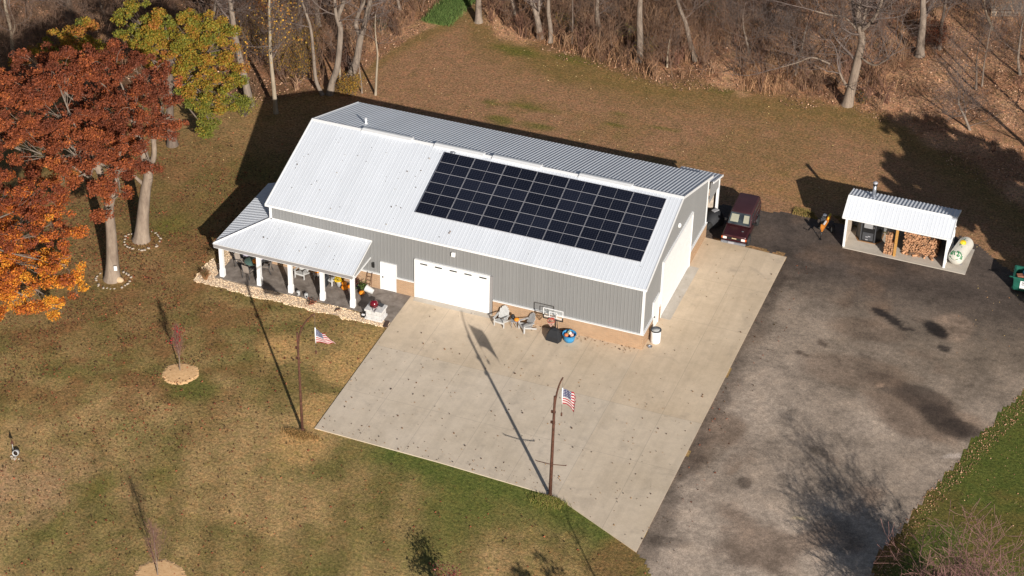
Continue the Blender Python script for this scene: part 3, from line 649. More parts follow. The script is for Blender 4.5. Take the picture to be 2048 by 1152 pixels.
def man_door(axis_, c0, c1, z0, z1, handle):
    m = MB(); f_ = MB(); hh = MB()
    if axis_ == 'y':
        m.bb((c0, -.075, z0), (c1, .02, z1)); f_.bb((c0-.07, -.10, z0), (c0, .02, z1+.07)); f_.bb((c1, -.10, z0), (c1+.07, .02, z1+.07)); f_.bb((c0, -.10, z1), (c1, .02, z1+.07))
        hh.lathe([(.03, 0), (.05, .03), (.04, .07)], (handle, -.075, 1.0), 10, rot=Matrix.Rotation(PI/2, 3, 'X'))
    else:
        m.bb((L-.02, c0, z0), (L+.075, c1, z1)); f_.bb((L-.02, c0-.07, z0), (L+.10, c0, z1+.07)); f_.bb((L-.02, c1, z0), (L+.10, c1+.07, z1+.07)); f_.bb((L-.02, c0, z1), (L+.10, c1, z1+.07))
        hh.lathe([(.03, 0), (.05, .03), (.04, .07)], (L+.075, handle, 1.0), 10, rot=Matrix.Rotation(PI/2, 3, 'Y'))
    d = m.build('door', 'white_paint', barn); f_.build('frame', 'white_trim', d); hh.build('handle', 'black_metal', d); return d
man_door('y', 7.50, 8.45, .06, 2.0, 7.62)['label'] = 'white entry door beside the porch'
man_door('x', 2.0, 3.05, .06, 2.1, 2.15)['label'] = 'white entry door in the gable wall'
gd = MB(); y0, y1 = 3.62, 9.60; hs = [.08+i*(4.0-.08)/7 for i in range(8)]
for a, b in zip(hs, hs[1:]): gd.bb((L+.05, y0, a+.006), (L+.10, y1, b-.006))
gd.bb((L-.02, y0, .08), (L+.05, y1, 4.0)); gd.build('garage_door', 'white_paint', barn, 'tall white overhead door in the gable wall')
m = MB(); m.bb((L-.02, y0-.12, .06), (L+.13, y0, 4.12)); m.bb((L-.02, y1, .06), (L+.13, y1+.12, 4.12)); m.bb((L-.02, y0, 4.0), (L+.13, y1, 4.12)); m.pieces('door_frame', 'white_trim', barn)
m = MB(); m.prism([(L+.1, y0-.1), (L+.75, y0-.1), (L+.75, y1+.1), (L+.1, y1+.1)], .03, .075); m.build('door_threshold', 'pale_slab', barn)
m = MB(); m.cbox((12.31, -.12, 3.84), (.24, .16, .26), .02); m.bb((12.23, -.21, 3.78), (12.39, -.19, 3.86)); m.build('wall_light', 'white_paint', barn)
m = MB(); m.lathe([(.0, .16), (.10, .14), (.16, .06), (.17, 0)][::-1], (L+.02, 6.62, 4.93), 14, rot=Matrix.Rotation(PI/2, 3, 'Y')); m.build('wall_light', 'white_paint', barn)
m = MB(); m.cbox((7.0, -.12, 1.72), (.14, .14, .30), .03); m.bb((6.96, -.2, 1.86), (7.04, -.05, 1.9)); m.build('wall_sconce', 'black_metal', barn)
# porch roof: two planes meeting on a hip
PX0, PX1, PY0, PZ0, PZ1, PYB = -2.6, 6.86, -2.8, 2.55, 3.38, 4.9
sp = (PZ1-PZ0)/2.8; sl = (PZ1-PZ0)/2.6
T, D = rib_profile(PX0, PX1, PER, .010); T2 = []; D2 = []
for t, d in zip(T, D): T2.append(t); D2.append(d)
pz = lambda y: PZ0+sp*(y-PY0)
fr = strip('porch_roof', T2, D2, lambda t, d: (t, PY0, PZ0+d), lambda t, d: (t, (0 if t >= 0 else PY0+(t-PX0)*2.8/2.6), pz(0 if t >= 0 else PY0+(t-PX0)*2.8/2.6)+d), 'white_roof', barn); fr['label'] = 'white front slope of the porch roof'
T, D = rib_profile(PY0, PYB, PER, .028)
lx = lambda t: 0 if t >= 0 else PX0+(t-PY0)*2.6/2.8
strip('porch_roof', T[::-1], D[::-1], lambda t, d: (PX0, t, PZ0+d), lambda t, d: (lx(t), t, PZ0+sl*(lx(t)-PX0)+d), 'white_roof', barn)['label'] = 'shadowed side slope of the porch roof'
m = MB(); m.tube([(PX0, PY0, PZ0+.035), (0, 0, PZ1+.035)], .05, 6); m.bb((PX0, -.04+.0, PZ1-.02) if False else (0, -.05, PZ1-.01), (PX1, -.0, PZ1+.07)); m.pieces('porch_hip_cap', 'white_trim', barn)
m = MB(); m.bb((PX0-.03, PY0-.035, PZ0-.03), (PX1+.02, PY0+.02, PZ0+.0)); m.bb((PX0-.03, PY0+.02, PZ0-.03), (PX0+.02, PYB, PZ0)); m.prismx([(PY0-.02, PZ0-.05), (PY0-.02, PZ0+.03), (0, PZ1+.035), (0, PZ1-.05)], PX1-.01, PX1+.03); m.pieces('porch_eave_trim', 'white_trim', barn)
m = MB(); m.bb((PX0+.0, PY0-.02, PZ0-.26), (PX1-.05, PY0+.04, PZ0-.035)); m.bb((PX0+.0, PY0+.045, PZ0-.26), (PX0+.06, PYB, PZ0-.035)); m.pieces('porch_fascia', 'grey_fascia', barn)
m = MB(); m.bb((PX0+.02, PY0+.0, PZ0-.30), (PX1-.1, PY0+.4, PZ0-.262)); m.bb((PX0+.02, PY0+.42, PZ0-.30), (PX0+.4, PYB, PZ0-.262)); m.pieces('porch_beam', 'white_trim', barn)
m = MB(); m.add([(PX0+.05, PY0+.05, PZ0-.04), (PX1, PY0+.05, PZ0-.04), (PX1, 0, PZ1-.05), (0, 0, PZ1-.05), (0, PYB, PZ1-.05), (PX0+.05, PYB, PZ0-.04)], [(0, 3, 2, 1) if False else (1, 2, 3, 0), (0, 3, 4, 5)]); m.build('porch_ceiling', 'white_trim', barn)
T, D = rib_profile(-2.7, 0, PER, .02); strip('porch_gable', T, D, lambda t, d: (PX1-.12+d, t, 2.18+0*t), lambda t, d: (PX1-.12+d, t, pz(t)-.03), 'grey_siding', barn)
m = MB(); m.bb((PX1-.15, -2.7, 2.12), (PX1-.06, 0, 2.18)); m.build('porch_gable_trim', 'white_trim', barn)
post = None
for x, y in ((-2.25, -2.5), (.33, -2.5), (2.47, -2.5), (4.63, -2.5), (6.66, -2.5), (-2.25, 1.1), (-2.25, 4.6)):
    if post is None:
        m = MB(); m.cbox((0, 0, .05+.24), (.30, .30, .48), .015); m.bb((-.115, -.115, .52), (.115, .115, 2.2)); m.cbox((0, 0, .56), (.27, .27, .06), .01); m.bb((-.18, -.18, 2.17), (.18, .18, 2.24)); post = m.build('porch_post', 'white_paint', barn); post.location = (x, y, 0)
    else: o = post.copy(); COL.objects.link(o); o.location = (x, y, 0)
# lean-to behind
LX0, LY1, LZ0, LZ1 = 21.9, 15.9, 4.22, 3.40
T, D = rib_profile(LX0, L+.28, PER, .028, True)
strip('lean_to_roof', T[::-1], D[::-1], lambda t, d: (t, LY1, LZ1+d), lambda t, d: (t, W+.02, LZ0+d), 'white_roof', barn)
m = MB(); m.prismx([(W+.03, LZ0-.12), (W+.03, LZ0+.03), (LY1+.03, LZ1+.03), (LY1+.03, LZ1-.12)], L+.28, L+.33); m.bb((LX0, LY1, LZ1-.13), (L+.28, LY1+.04, LZ1-.005)); m.pieces('lean_to_trim', 'white_trim', barn)
T, D = rib_profile(W-.08, LY1-.12, PER, .022); strip('lean_to_gable', T, D, lambda t, d: (L+.14+d, t, 2.62), lambda t, d: (L+.14+d, t, LZ0-(t-W)*.325-.06), 'grey_siding', barn)
m = MB(); m.bb((L+.02, LY1-.26, 0), (L+.18, LY1-.10, LZ1-.14)); m.build('lean_to_post', 'white_paint', barn)
m = MB(); m.bb((LX0, LY1-.09, 0), (L-.17, LY1-.03, LZ1-.14)); m.bb((LX0, W+.02, 0), (LX0+.06, LY1-.1, LZ1-.14)); m.pieces('lean_to_wall', 'osb', barn)

# ------------------------------------------------------------------ solar panels
ORD = ['first', 'second', 'third', 'fourth', 'fifth', 'sixth', 'seventh']
ROWN = ['top row by the ridge', 'second row from the ridge', 'third row from the ridge', 'fourth row from the ridge', 'fifth row from the ridge', 'lowest row of the array']
pw, ph = 2.044, .838
sp0 = thing('solar_panel', 'black solar panel', 'solar panel')
m = MB(); t_ = .012
m.bb((-pw/2, -ph/2, 0), (pw/2, -ph/2+t_, .04)); m.bb((-pw/2, ph/2-t_, 0), (pw/2, ph/2, .04)); m.bb((-pw/2, -ph/2+t_, 0), (-pw/2+t_, ph/2-t_, .04)); m.bb((pw/2-t_, -ph/2+t_, 0), (pw/2, ph/2-t_, .04)); m.bb((-.006, -ph/2+t_, .02), (.006, ph/2-t_, .0365))
m.build('frame', 'aluminium', sp0)
m = MB(); m.bb((-pw/2+t_, -ph/2+t_, .012), (pw/2-t_, ph/2-t_, .034)); m.build('cells', 'cells', sp0)
first = True
for r_ in range(6):
    for c_ in range(7):
        x = 9.14+2.0729*(c_+.5); y = 6.23-.8033*(r_+.5); z = ZE+SL*(y+OE)+.085
        lab = 'black solar panel, %s from the left in the %s' % (ORD[c_], ROWN[r_])
        if c_ == 6: lab = 'black solar panel at the right end of the %s' % ROWN[r_]
        if first: o = sp0; first = False; o.location = (x, y, z); o['label'] = lab; o['group'] = 'solar panels on the barn roof'
        else: o = dup(sp0, (x, y, z), None, lab)
        o.rotation_euler = (math.atan(SL), 0, 0)
# dry leaves caught on the roofs
N = 46; x = rng.uniform(.3, 9, N); y = rng.uniform(0, 6.3, N); z = ZE+SL*(y+OE)+.03
x2 = rng.uniform(-1, 6.5, 12); y2 = rng.uniform(-2.5, -.3, 12); z2 = pz(y2)+.03
x3 = rng.uniform(9, 24, 8); y3 = rng.uniform(0, 1.2, 8); z3 = ZE+SL*(y3+OE)+.03
C = np.stack([np.concatenate([x, x2, x3]), np.concatenate([y, y2, y3]), np.concatenate([z, z2, z3])+.02], 1); V, F = leaf_geo(C, np.random.default_rng(4).uniform(.06, .13, len(C)), .7)
cc = np.array([alb(110, 92, 80), alb(90, 80, 74), alb(150, 140, 130)])[rng.choice(3, len(C))]
tag(np_mesh('leaves_on_roof', V, F, 'litter', None, {'Col': np.repeat(cc, 4, 0)}), 'scattered dry leaves stuck on the white roof', 'fallen leaves', None, 'stuff')
# ------------------------------------------------------------------ light poles and flags
def light_pole(base, tilt, label, arm_tip, r0=.085, bracket=False):
    bx, by = base[0], base[1]
    t = thing('light_pole', label, 'light pole', (bx, by, 0), 0, 'rusty poles with curved arms')
    H = 6.85; top = Vector((tilt, 0, H))
    m = MB(); m.tube([(0, 0, -.2), (tilt*.3, 0, 2), (tilt*.65, .01, 4.4), top], [r0, r0*.92, r0*.8, r0*.62], 10)
    m.lathe([(r0*1.25, 0), (r0*1.2, .18), (r0, .22)], (0, 0, 0), 10); m.build('pole', 'rust', t)
    a = Vector((tilt*.8, 0, H-1.1)); tip = Vector(arm_tip)-Vector((bx, by, 0))
    pts = []
    for i in range(13):
        u_ = i/12; p = a*(1-u_)**2+2*u_*(1-u_)*Vector((a.x+.06, a.y, a.z+1.7))+tip*u_*u_; pts.append(p)
    m = MB(); m.tube(pts, [.06-.022*i/12 for i in range(13)], 8); m.build('arm', 'rust', t)
    for z in (H-1.05, H-1.75): m = MB(); m.lathe([(r0*.95, -.05), (r0*1.0, 0), (r0*.95, .05)], (tilt*z/H, 0, z), 10); m.box((tilt*z/H-.12, 0, z), (.1, .08, .14)); m.build('clamp', 'rust', t)
    if not bracket: return tip+Vector((bx, by, 0))
    m = MB(); q = Vector((tilt*.2, -.0, 2.35))
    m.tube([q+Vector((-.75, -.25, .1)), q+Vector((0, -.13, 0)), q+Vector((.75, .12, -.05))], .022, 6); m.tube([q+Vector((-.75, -.25, .1)), q+Vector((-.8, -.33, .2))], .02, 6); m.tube([q+Vector((.75, .12, -.05)), q+Vector((.82, .05, .05))], .03, 6); m.build('bracket', 'rust', t)
    return tip+Vector((bx, by, 0))
def flag(top, z_hoist, hoist, fly, label, a0, a1, yaw, weight=.0, dv=-.12):
    """rope hanging from the arm tip, white sleeve, cloth that starts out along the wind and folds downward"""
    t = thing('flag', label, 'flag', (top.x, top.y, top.z), 0, 'flags hung from the curved arms')
    m = MB(); m.tube([(0, 0, 0), (0, 0, -z_hoist-hoist-weight)], .010, 5); m.build('rope', 'twig', t)
    m = MB(); m.tube([(0, 0, -z_hoist+.05), (0, 0, -z_hoist-hoist-.03)], .035, 8); m.build('sleeve', 'white_paint', t)
    m = MB(); m.lathe([(.02, 0), (.05, .03), (.05, .2), (.02, .24)], (0, 0, -z_hoist-hoist-weight-.22), 8); m.build('weight', 'rust', t)
    nu, nv = 36, 18; V = []; d = Vector((math.cos(yaw), math.sin(yaw), 0)); side = Vector((-d.y, d.x, 0))
    for j in range(nv+1):
        v = j/nv; p = Vector((0, 0, -z_hoist-hoist*(1-v)))
        for i in range(nu+1):
            u_ = i/nu; V.append(p+side*(.07*math.sin(u_*9+v*2.2)*min(1, u_*3)+.05*math.sin(u_*17+v*5)*u_))
            a = a0+(a1-a0)*sm(0, 1, np.array(u_))*1.0; a = float(a)+(1-v)*dv
            p = p+(d*math.cos(a)+Vector((0, 0, math.sin(a))))*(fly/nu)
    F = [(j*(nu+1)+i, j*(nu+1)+i+1, (j+1)*(nu+1)+i+1, (j+1)*(nu+1)+i) for j in range(nv) for i in range(nu)]
    me = bpy.data.meshes.new('cloth'); me.from_pydata([tuple(p) for p in V], [], F); uv = me.uv_layers.new(name='UVMap')
    for lp in me.loops: i = lp.vertex_index; uv.data[lp.index].uv = ((i % (nu+1))/nu, (i//(nu+1))/nv)
    me.polygons.foreach_set('use_smooth', [True]*len(F)); me.materials.append(MATS['flag']); o = bpy.data.objects.new('cloth', me); COL.objects.link(o); o.parent = t
    return t
p1 = ground(605, 863); p2 = ground(1100, 993)
tip2 = on_y(1126, 755, p2[1]+.2); tip1 = on_y(629, 628, p1[1]+.2)
e = light_pole(p1, -.05, 'rusty light pole at the left corner of the concrete, with curved arm', tip1)
flag(e, .95, .95, 1.15, 'striped flag streaming from the pole on the lawn edge', -.70, -.85, .45, .55, .62)
e = light_pole(p2, .05, 'rusty light pole at the front edge of the concrete, with curved arm', tip2, .10, True)
flag(e, .72, .98, 1.2, 'striped flag drooping beside the pole nearest the camera', -.12, -1.55, .30, .62)

# ------------------------------------------------------------------ lawn chairs, small tables, pumpkins
def lounge_chair(name, label, material, loc, rz, group):
    t = thing(name, label, 'chair', loc, rz, group)     # faces -y
    m = MB(); rot = Matrix.Rotation(R(-14), 3, 'X')
    for i in range(6): m.box((0, -.32+i*.095, .375-.026*i*.9), (.52, .082, .022), rot)
    m.build('seat', material, t)
    m = MB(); rb_ = Matrix.Rotation(R(-24), 3, 'X')
    for i in range(7):
        x = -.27+i*.09; h = .82-.22*abs(x/.27)**2; c = Vector((x, .20, .30))+rb_ @ Vector((0, 0, h/2)); m.box(c, (.078, .022, h), rb_)
    for zz in (.14, .48): c = Vector((0, .22, .30))+rb_ @ Vector((0, .02, zz)); m.box(c, (.54, .025, .07), rb_)
    m.build('backrest', material, t)
    for s in (-1, 1):
        m = MB(); m.box((s*.34, -.02, .56), (.12, .74, .025)); m.build('armrest', material, t)
        m = MB(); m.box((s*.32, -.33, .275), (.03, .10, .55)); m.build('leg', material, t)
        m = MB(); m.box((s*.29, .10, .22), (.03, .95, .10), Matrix.Rotation(R(-22), 3, 'X')); m.build('leg', material, t)
    m = MB(); m.box((0, -.37, .34), (.62, .025, .11)); m.build('apron', material, t)
    return t
G = 'slatted lounge chairs'
lounge_chair('lounge_chair', 'pale grey slatted lounge chair beside the garage door', 'pale_plastic', (15.75, -.78, .055), R(-6), G)
lounge_chair('lounge_chair', 'grey slatted lounge chair turned sideways next to the basketball hoop', 'mid_plastic', (17.35, -.75, .055), R(-40), G)
lounge_chair('lounge_chair', 'pale slatted lounge chair on the porch behind the third post', 'pale_plastic', (2.35, -.65, .05), R(-4), G)
lounge_chair('lounge_chair', 'pale slatted lounge chair half hidden behind the fourth porch post', 'pale_plastic', (4.35, -.55, .05), R(-20), G)
def side_table(label, material, loc, rz=0, r_=.27, h=.46):
    t = thing('side_table', label, 'table', loc, rz, 'small side tables')
    m = MB()
    for i in range(5): m.box((0, -.2+i*.1, h), (.5-.12*abs(i-2)/2, .085, .025))
    m.build('tabletop', material, t)
    for a in (45, 135, 225, 315): m = MB(); m.tube([(.16*math.cos(R(a)), .16*math.sin(R(a)), h-.02), (.2*math.cos(R(a)), .2*math.sin(R(a)), 0)], .022, 6); m.build('leg', material, t)
    return t
side_table('small grey slatted table between the two grey lounge chairs', 'grey_plastic', (16.55, -.72, .055), .3)
side_table('small pale table beside the porch chair holding a pumpkin', 'pale_plastic', (3.35, -.62, .05), .1)
def pumpkin_mesh():
    t = thing('pumpkin', 'x', 'pumpkin'); m = MB(); prof = []
    for i in range(11): a = PI*i/10; prof.append((max(1e-4, math.sin(a)*(1-.10*math.exp(-(math.sin(a)/.25)**2))), .8-.8*math.cos(a)))
    m.lathe(prof, (0, 0, 0), 30, True, 10, .06); m.build('body', 'pumpkin', t)
    m = MB(); m.tube([(0, 0, 1.52), (.03, 0, 1.7), (.14, .02, 1.86)], [.14, .1, .09], 6); m.build('stem', 'stem', t); return t
pk0 = pumpkin_mesh(); first = True
GT = [('orange pumpkin on the small table by the hoop chairs', (16.72, -.78, .535), .15), ('orange pumpkin sitting on the round patio table', (-.45, -1.42, .78), .22),
      ('orange pumpkin on the pale porch side table', (3.36, -.62, .53), .15), ('lower pumpkin of the stacked pair on the porch', (5.42, -1.0, .05), .22),
      ('upper pumpkin of the stacked pair on the porch', (5.38, -.98, .39), .17), ('orange pumpkin on the floor below the tipped grey planter', (6.62, -1.10, .05), .18),
      ('small pumpkin behind the stacked pair, under the porch roof', (5.66, -.72, .05), .16)]
for lab, loc, s in GT:
    o = pk0 if first else dup(pk0, loc); first = False
    o.location = loc; o.scale = (s, s, s*.95); o.rotation_euler = (0, 0, random.uniform(0, 6)); o['label'] = lab; o['group'] = 'pumpkins'
t = thing('mug', 'dark planter bowl on the small grey table', 'bowl', (16.42, -.62, .535)); m = MB(); m.lathe([(.07, 0), (.12, .1), (.13, .17), (.11, .17), (.1, .08)], k=12); m.build('bowl', 'black_metal', t)
m = MB(); m.sphere((0, 0, .2), .12, k=8, m=5); m.build('dark_plant', 'dark_cloth', t); t.name = 'planter_bowl'

# ------------------------------------------------------------------ basketball hoop
t = thing('basketball_hoop', 'portable basketball hoop with clear backboard and black weighted base', 'basketball hoop', (19.25, -1.0, .055))
BZ = 1.98
m = MB(); bw, bh = 1.26, .76; x0, y0 = -.02, -.35
m.bb((x0-bw/2, y0-.03, BZ+bh/2-.03), (x0+bw/2, y0+.03, BZ+bh/2)); m.bb((x0-bw/2, y0-.03, BZ-bh/2+.3), (x0-bw/2+.03, y0+.03, BZ+bh/2-.03)); m.bb((x0+bw/2-.03, y0-.03, BZ-bh/2+.3), (x0+bw/2, y0+.03, BZ+bh/2-.03)); m.bb((x0-bw/2+.03, y0-.02, BZ-bh/2+.17), (x0+bw/2-.03, y0+.0, BZ-bh/2+.2)); m.build('backboard_frame', 'white_paint', t)
m = MB(); m.use('black_metal'); m.bb((x0-bw/2, y0-.03, BZ-bh/2), (x0+bw/2, y0+.03, BZ-bh/2+.06)); m.bb((x0-bw/2, y0-.03, BZ-bh/2+.06), (x0-bw/2+.06, y0+.03, BZ-bh/2+.3)); m.bb((x0+bw/2-.06, y0-.03, BZ-bh/2+.06), (x0+bw/2, y0+.03, BZ-bh/2+.3)); m.build('padding', None, t)
m = MB(); m.bb((x0-bw/2+.056, y0-.008, BZ-bh/2+.06), (x0+bw/2-.056, y0+.002, BZ+bh/2-.056)); m.build('backboard', 'acrylic', t)
m = MB(); qx, qz = .25, .40
m.bb((x0-qx, y0-.035, BZ-.2+qz-.03), (x0+qx, y0-.012, BZ-.2+qz)); m.bb((x0-qx, y0-.035, BZ-.2), (x0-qx+.03, y0-.012, BZ-.2+qz-.03)); m.bb((x0+qx-.03, y0-.035, BZ-.2), (x0+qx, y0-.012, BZ-.2+qz-.03)); m.bb((x0-qx+.03, y0-.035, BZ-.2), (x0+qx-.03, y0-.012, BZ-.17)); m.build('target_square', 'white_paint', t)
MATS['rim_red'] = paint('rim_red', (.45, .06, .035, 1), .45); MATS['net'] = paint('net_cord', (.62, .42, .36, 1), .8)
m = MB(); ring = [(x0+.23*math.cos(2*PI*i/20), y0-.36+.23*math.sin(2*PI*i/20), BZ-.2) for i in range(21)]; m.tube(ring, .02, 6, False); m.bb((x0-.09, y0-.16, BZ-.28), (x0+.09, y0-.03, BZ-.18)); m.tube([(x0, y0-.03, BZ-.27), (x0, y0-.14, BZ-.21)], .02, 6); m.build('rim', 'rim_red', t)
m = MB()
for k in range(10):
    for s in (1, -1):
        pts = []
        for i in range(6): a = 2*PI*(k+s*i*.55)/10; rr = .22-.02*i-.004*i*i; pts.append((x0+rr*math.cos(a), y0-.36+rr*math.sin(a), BZ-.21-.085*i))
        m.tube(pts, .007, 4, False)
m.build('net', 'net', t)
m = MB(); m.tube([(0, .12, .2), (0, .02, 1.35), (0, -.05, 1.75)], .045, 8)
for s in (-.12, .12): m.tube([(s, -.02, 1.35), (s*.8, y0+.04, BZ-.17)], .022, 6); m.tube([(s, -.06, 1.72), (s*.8, y0+.04, BZ+.18)], .022, 6)
m.tube([(.2, .1, .2), (.12, -.02, 1.35)], .025, 6); m.build('pole', 'black_metal', t)
m = MB(); prof = [(-.42, -.35), (.36, -.42), (.48, -.1), (.40, .30), (-.30, .32), (-.47, .05)]
vs = [(p[0], p[1], 0) for p in prof]+[(p[0]*.98, p[1], .34) for p in prof]+[(p[0]*.55-.02, p[1]*.45+.02, .68) for p in prof]+[(.02, .08, .80), (-.1, .1, .74)]
fs = [(i, (i+1) % 6, 6+(i+1) % 6, 6+i) for i in range(6)]+[(6+i, 6+(i+1) % 6, 12+(i+1) % 6, 12+i) for i in range(6)]+[(12, 13, 18), (13, 14, 18), (14, 15, 18), (15, 16, 19, 18), (16, 17, 19), (17, 12, 18, 19)]
m.add(vs, fs); m.build('base_cover', 'dark_cloth', t)
# tub of balls
t = thing('ball_tub', 'open blue tub full of balls beside the basketball hoop', 'tub', (20.12, -.82, .055))
m = MB(); m.lathe([(.30, 0), (.36, .22), (.41, .48), (.44, .50), (.40, .49), (.34, .2), (.28, .05), (.001, .05)], k=28); m.build('tub_wall', 'blue_plastic', t)
for lab, c, r_, col in (('orange ball in the blue tub', (-.15, -.12, .42), .13, (.62, .17, .06, 1)), ('pale green ball on top in the blue tub', (-.03, .10, .50), .13, (.45, .52, .32, 1)), ('pinkish ball at the right in the blue tub', (.17, -.02, .43), .12, (.62, .34, .27, 1)), ('white ball among the others in the blue tub', (.06, -.02, .56), .09, (.7, .7, .68, 1)), ('dark ball at the back of the blue tub', (.12, .2, .40), .12, (.05, .08, .2, 1))):
    m = MB(); m.sphere((0, 0, 0), r_); k = 'ball_'+str(int(r_*1000))+lab[:6]; MATS[k] = paint('ball_skin', col, .6); o = m.build('ball', k); o.location = (20.12+c[0], -.82+c[1], .055+c[2]); tag(o, lab, 'ball', 'balls in the tub')
m = MB(); m.sphere((0, 0, 0), .12); MATS['ball_tan'] = paint('ball_tan', (.55, .27, .14, 1), .6); o = m.build('ball', 'ball_tan'); o.location = (19.72, -.55, .175); tag(o, 'orange ball on the concrete between the black base and the blue tub', 'ball')
# white barrel at the corner
t = thing('barrel', 'white barrel with dark rim standing by the barn corner', 'barrel', (24.98, 1.0, .055))
m = MB(); m.lathe([(.27, 0), (.30, .04), (.305, .3), (.30, .33), (.305, .36), (.305, .62), (.30, .65), (.30, .86)], k=24); m.build('body', 'white_paint', t)
m = MB(); m.lathe([(.305, .84), (.325, .86), (.325, .92), (.29, .92), (.285, .80), (.001, .80)], k=24); m.build('rim', 'dark_grey', t)
m = MB(); m.lathe([(.28, .81), (.2, .88), (.001, .9)], k=20); m.build('lid', 'pale_plastic', t)
t = thing('bowl', 'small metal bowl on the concrete at the barn corner', 'bowl', (24.85, .33, .055)); m = MB(); m.lathe([(.09, 0), (.14, .08), (.15, .09), (.10, .02), (.001, .02)], k=14); m.build('bowl_body', 'galvanised', t)

# ------------------------------------------------------------------ porch furniture
t = thing('patio_table', 'round glass topped table at the left end of the porch', 'table', (-.75, -1.25, .05))
m = MB(); m.lathe([(.001, .70), (.52, .70), (.54, .715), (.52, .73), (.001, .73)], k=28); m.build('tabletop', 'glass_top', t)
for i in range(4): a = PI/4+i*PI/2; m = MB(); m.tube([(.5*math.cos(a), .5*math.sin(a), 0), (.42*math.cos(a), .42*math.sin(a), .7)], .02, 6); m.build('leg', 'dark_grey', t)
def sling_chair(label, loc, rz):
    t = thing('patio_chair', label, 'chair', loc, rz, 'sling chairs round the patio table')
    m = MB(); m.box((0, 0, .43), (.5, .5, .02)); m.build('seat', 'beige_fabric', t)
    m = MB(); m.box((0, .29, .74), (.48, .02, .56), Matrix.Rotation(R(-14), 3, 'X')); m.build('backrest', 'beige_fabric', t)
    for s in (-1, 1):
        m = MB(); m.tube([(s*.26, -.26, 0), (s*.26, -.24, .45), (s*.26, .23, .44), (s*.26, .37, 1.03)], .018, 6); m.build('frame', 'dark_grey', t)
        m = MB(); m.tube([(s*.26, .22, .44), (s*.26, .34, 0)], .018, 6); m.build('leg', 'dark_grey', t)
        m = MB(); m.tube([(s*.28, -.24, .45), (s*.29, -.22, .64), (s*.29, .27, .66)], .018, 6); m.build('armrest', 'dark_grey', t)
    return t
sling_chair('beige sling chair in front of the round patio table', (-.70, -1.98, .05), R(172)); sling_chair('beige sling chair left of the round patio table', (-1.62, -1.15, .05), R(85))
sling_chair('sling chair right of the patio table, behind the second post', (.12, -1.1, .05), R(-80))
t = thing('storage_bench', 'low bench with pale lavender cover behind the round patio table', 'bench', (-1.35, .0, .05)); t.location = (-1.1, -.72, .05)
m = MB(); m.cbox((0, .3, .24), (1.3, .5, .48), .02); m.build('bench_box', 'dark_grey', t); m = MB(); m.cbox((0, .3, .53), (1.32, .52, .09), .03); m.build('cushion', 'lavender', t)
t = thing('flower_pot', 'grey pot of bright yellow flowers on the porch', 'potted plant', (4.93, -.75, .05))
m = MB(); m.lathe([(.15, 0), (.21, .36), (.23, .4), (.2, .4), (.18, .34), (.001, .34)], k=18); m.build('pot', 'pale_plastic', t)
C = rng.normal(0, 1, (420, 3)); C /= np.linalg.norm(C, axis=1, keepdims=True); C = C*np.array([.33, .33, .2])*(.75+.3*rng.random((420, 1))); C[:, 2] = np.abs(C[:, 2])*1.1+.44
V, F = leaf_geo(C, np.full(420, .085), .2, up=.6); pal = np.array([(.78, .55, .015), (.70, .44, .01), (.16, .2, .03)]); np_mesh('blooms', V, F, 'leaf', t, {'Col': np.repeat(pal[rng.choice(3, 420, p=[.6, .28, .12])], 4, 0)})
t = thing('planter', 'grey planter tipped on its side at the right end of the porch', 'planter', (6.95, -.72, .26), R(0)); rt = Matrix.Rotation(R(68), 3, 'Y') @ Matrix.Rotation(R(20), 3, 'X')
m = MB(); m.lathe([(.15, -.3), (.22, .22), (.24, .26), (.2, .26), (.17, .2), (.001, .2)], (0, 0, 0), 18, rot=Matrix.Rotation(R(-70), 3, 'Y')); m.build('pot', 'pale_plastic', t)
C = rng.normal(0, .14, (160, 3))+np.array([-.38, 0, .16]); V, F = leaf_geo(C, np.full(160, .1)); np_mesh('foliage', V, F, 'leaf', t, {'Col': np.repeat(np.array([(.08, .12, .03)]*160), 4, 0)})
t = thing('trellis', 'dark metal ladder leaning against the brick beside the porch end', 'ladder', (6.78, -.16, .05)); m = MB()
for s in (-.16, .16): m.tube([(s, -.3, 0), (s, -.02, 1.15)], .018, 6)
for i in range(5): u_ = .12+i*.2; m.tube([(-.16, -.3+.28*u_, 1.15*u_), (.16, -.3+.28*u_, 1.15*u_)], .014, 6)
m.build('ladder_frame', 'rust', t); t.name = 'garden_ladder'
for i, (x, y, lab) in enumerate(((3.02, -2.62, 'small metal lantern nearer the third porch post'), (3.58, -2.68, 'small metal lantern at the porch edge, nearer the fourth post'))):
    t = thing('lantern', lab, 'lantern', (x, y, .05), i*.6, 'lanterns on the porch edge'); m = MB(); m.lathe([(.10, 0), (.12, .03), (.12, .26), (.10, .29), (.05, .30)], k=12); m.build('can', 'mid_plastic', t); m = MB(); m.tube([(-.1, 0, .27), (-.07, 0, .40), (.07, 0, .40), (.1, 0, .27)], .01, 5); m.build('handle', 'black_metal', t)
    m = MB(); m.cbox((0, -.115, .14), (.09, .02, .13), .004); m.build('window', 'glass', t)
t = thing('flower_planter', 'dark pots with rusty foliage by the porch wall', 'planter', (6.05, -.52, .05)); m = MB(); m.lathe([(.16, 0), (.2, .3), (.22, .33), (.17, .32), (.001, .3)], k=14); m.build('pot', 'black_metal', t)
C = rng.normal(0, .15, (180, 3))+np.array([0, 0, .45]); V, F = leaf_geo(C, np.full(180, .09)); np_mesh('foliage', V, F, 'leaf', t, {'Col': np.repeat(np.array([(.12, .035, .02), (.06, .03, .03)])[rng.choice(2, 180)], 4, 0)})
t = thing('porch_figure', 'dark cloth covered chair beside the fourth porch post', 'chair', (4.0, -1.0, .05)); t.name = 'draped_chair'
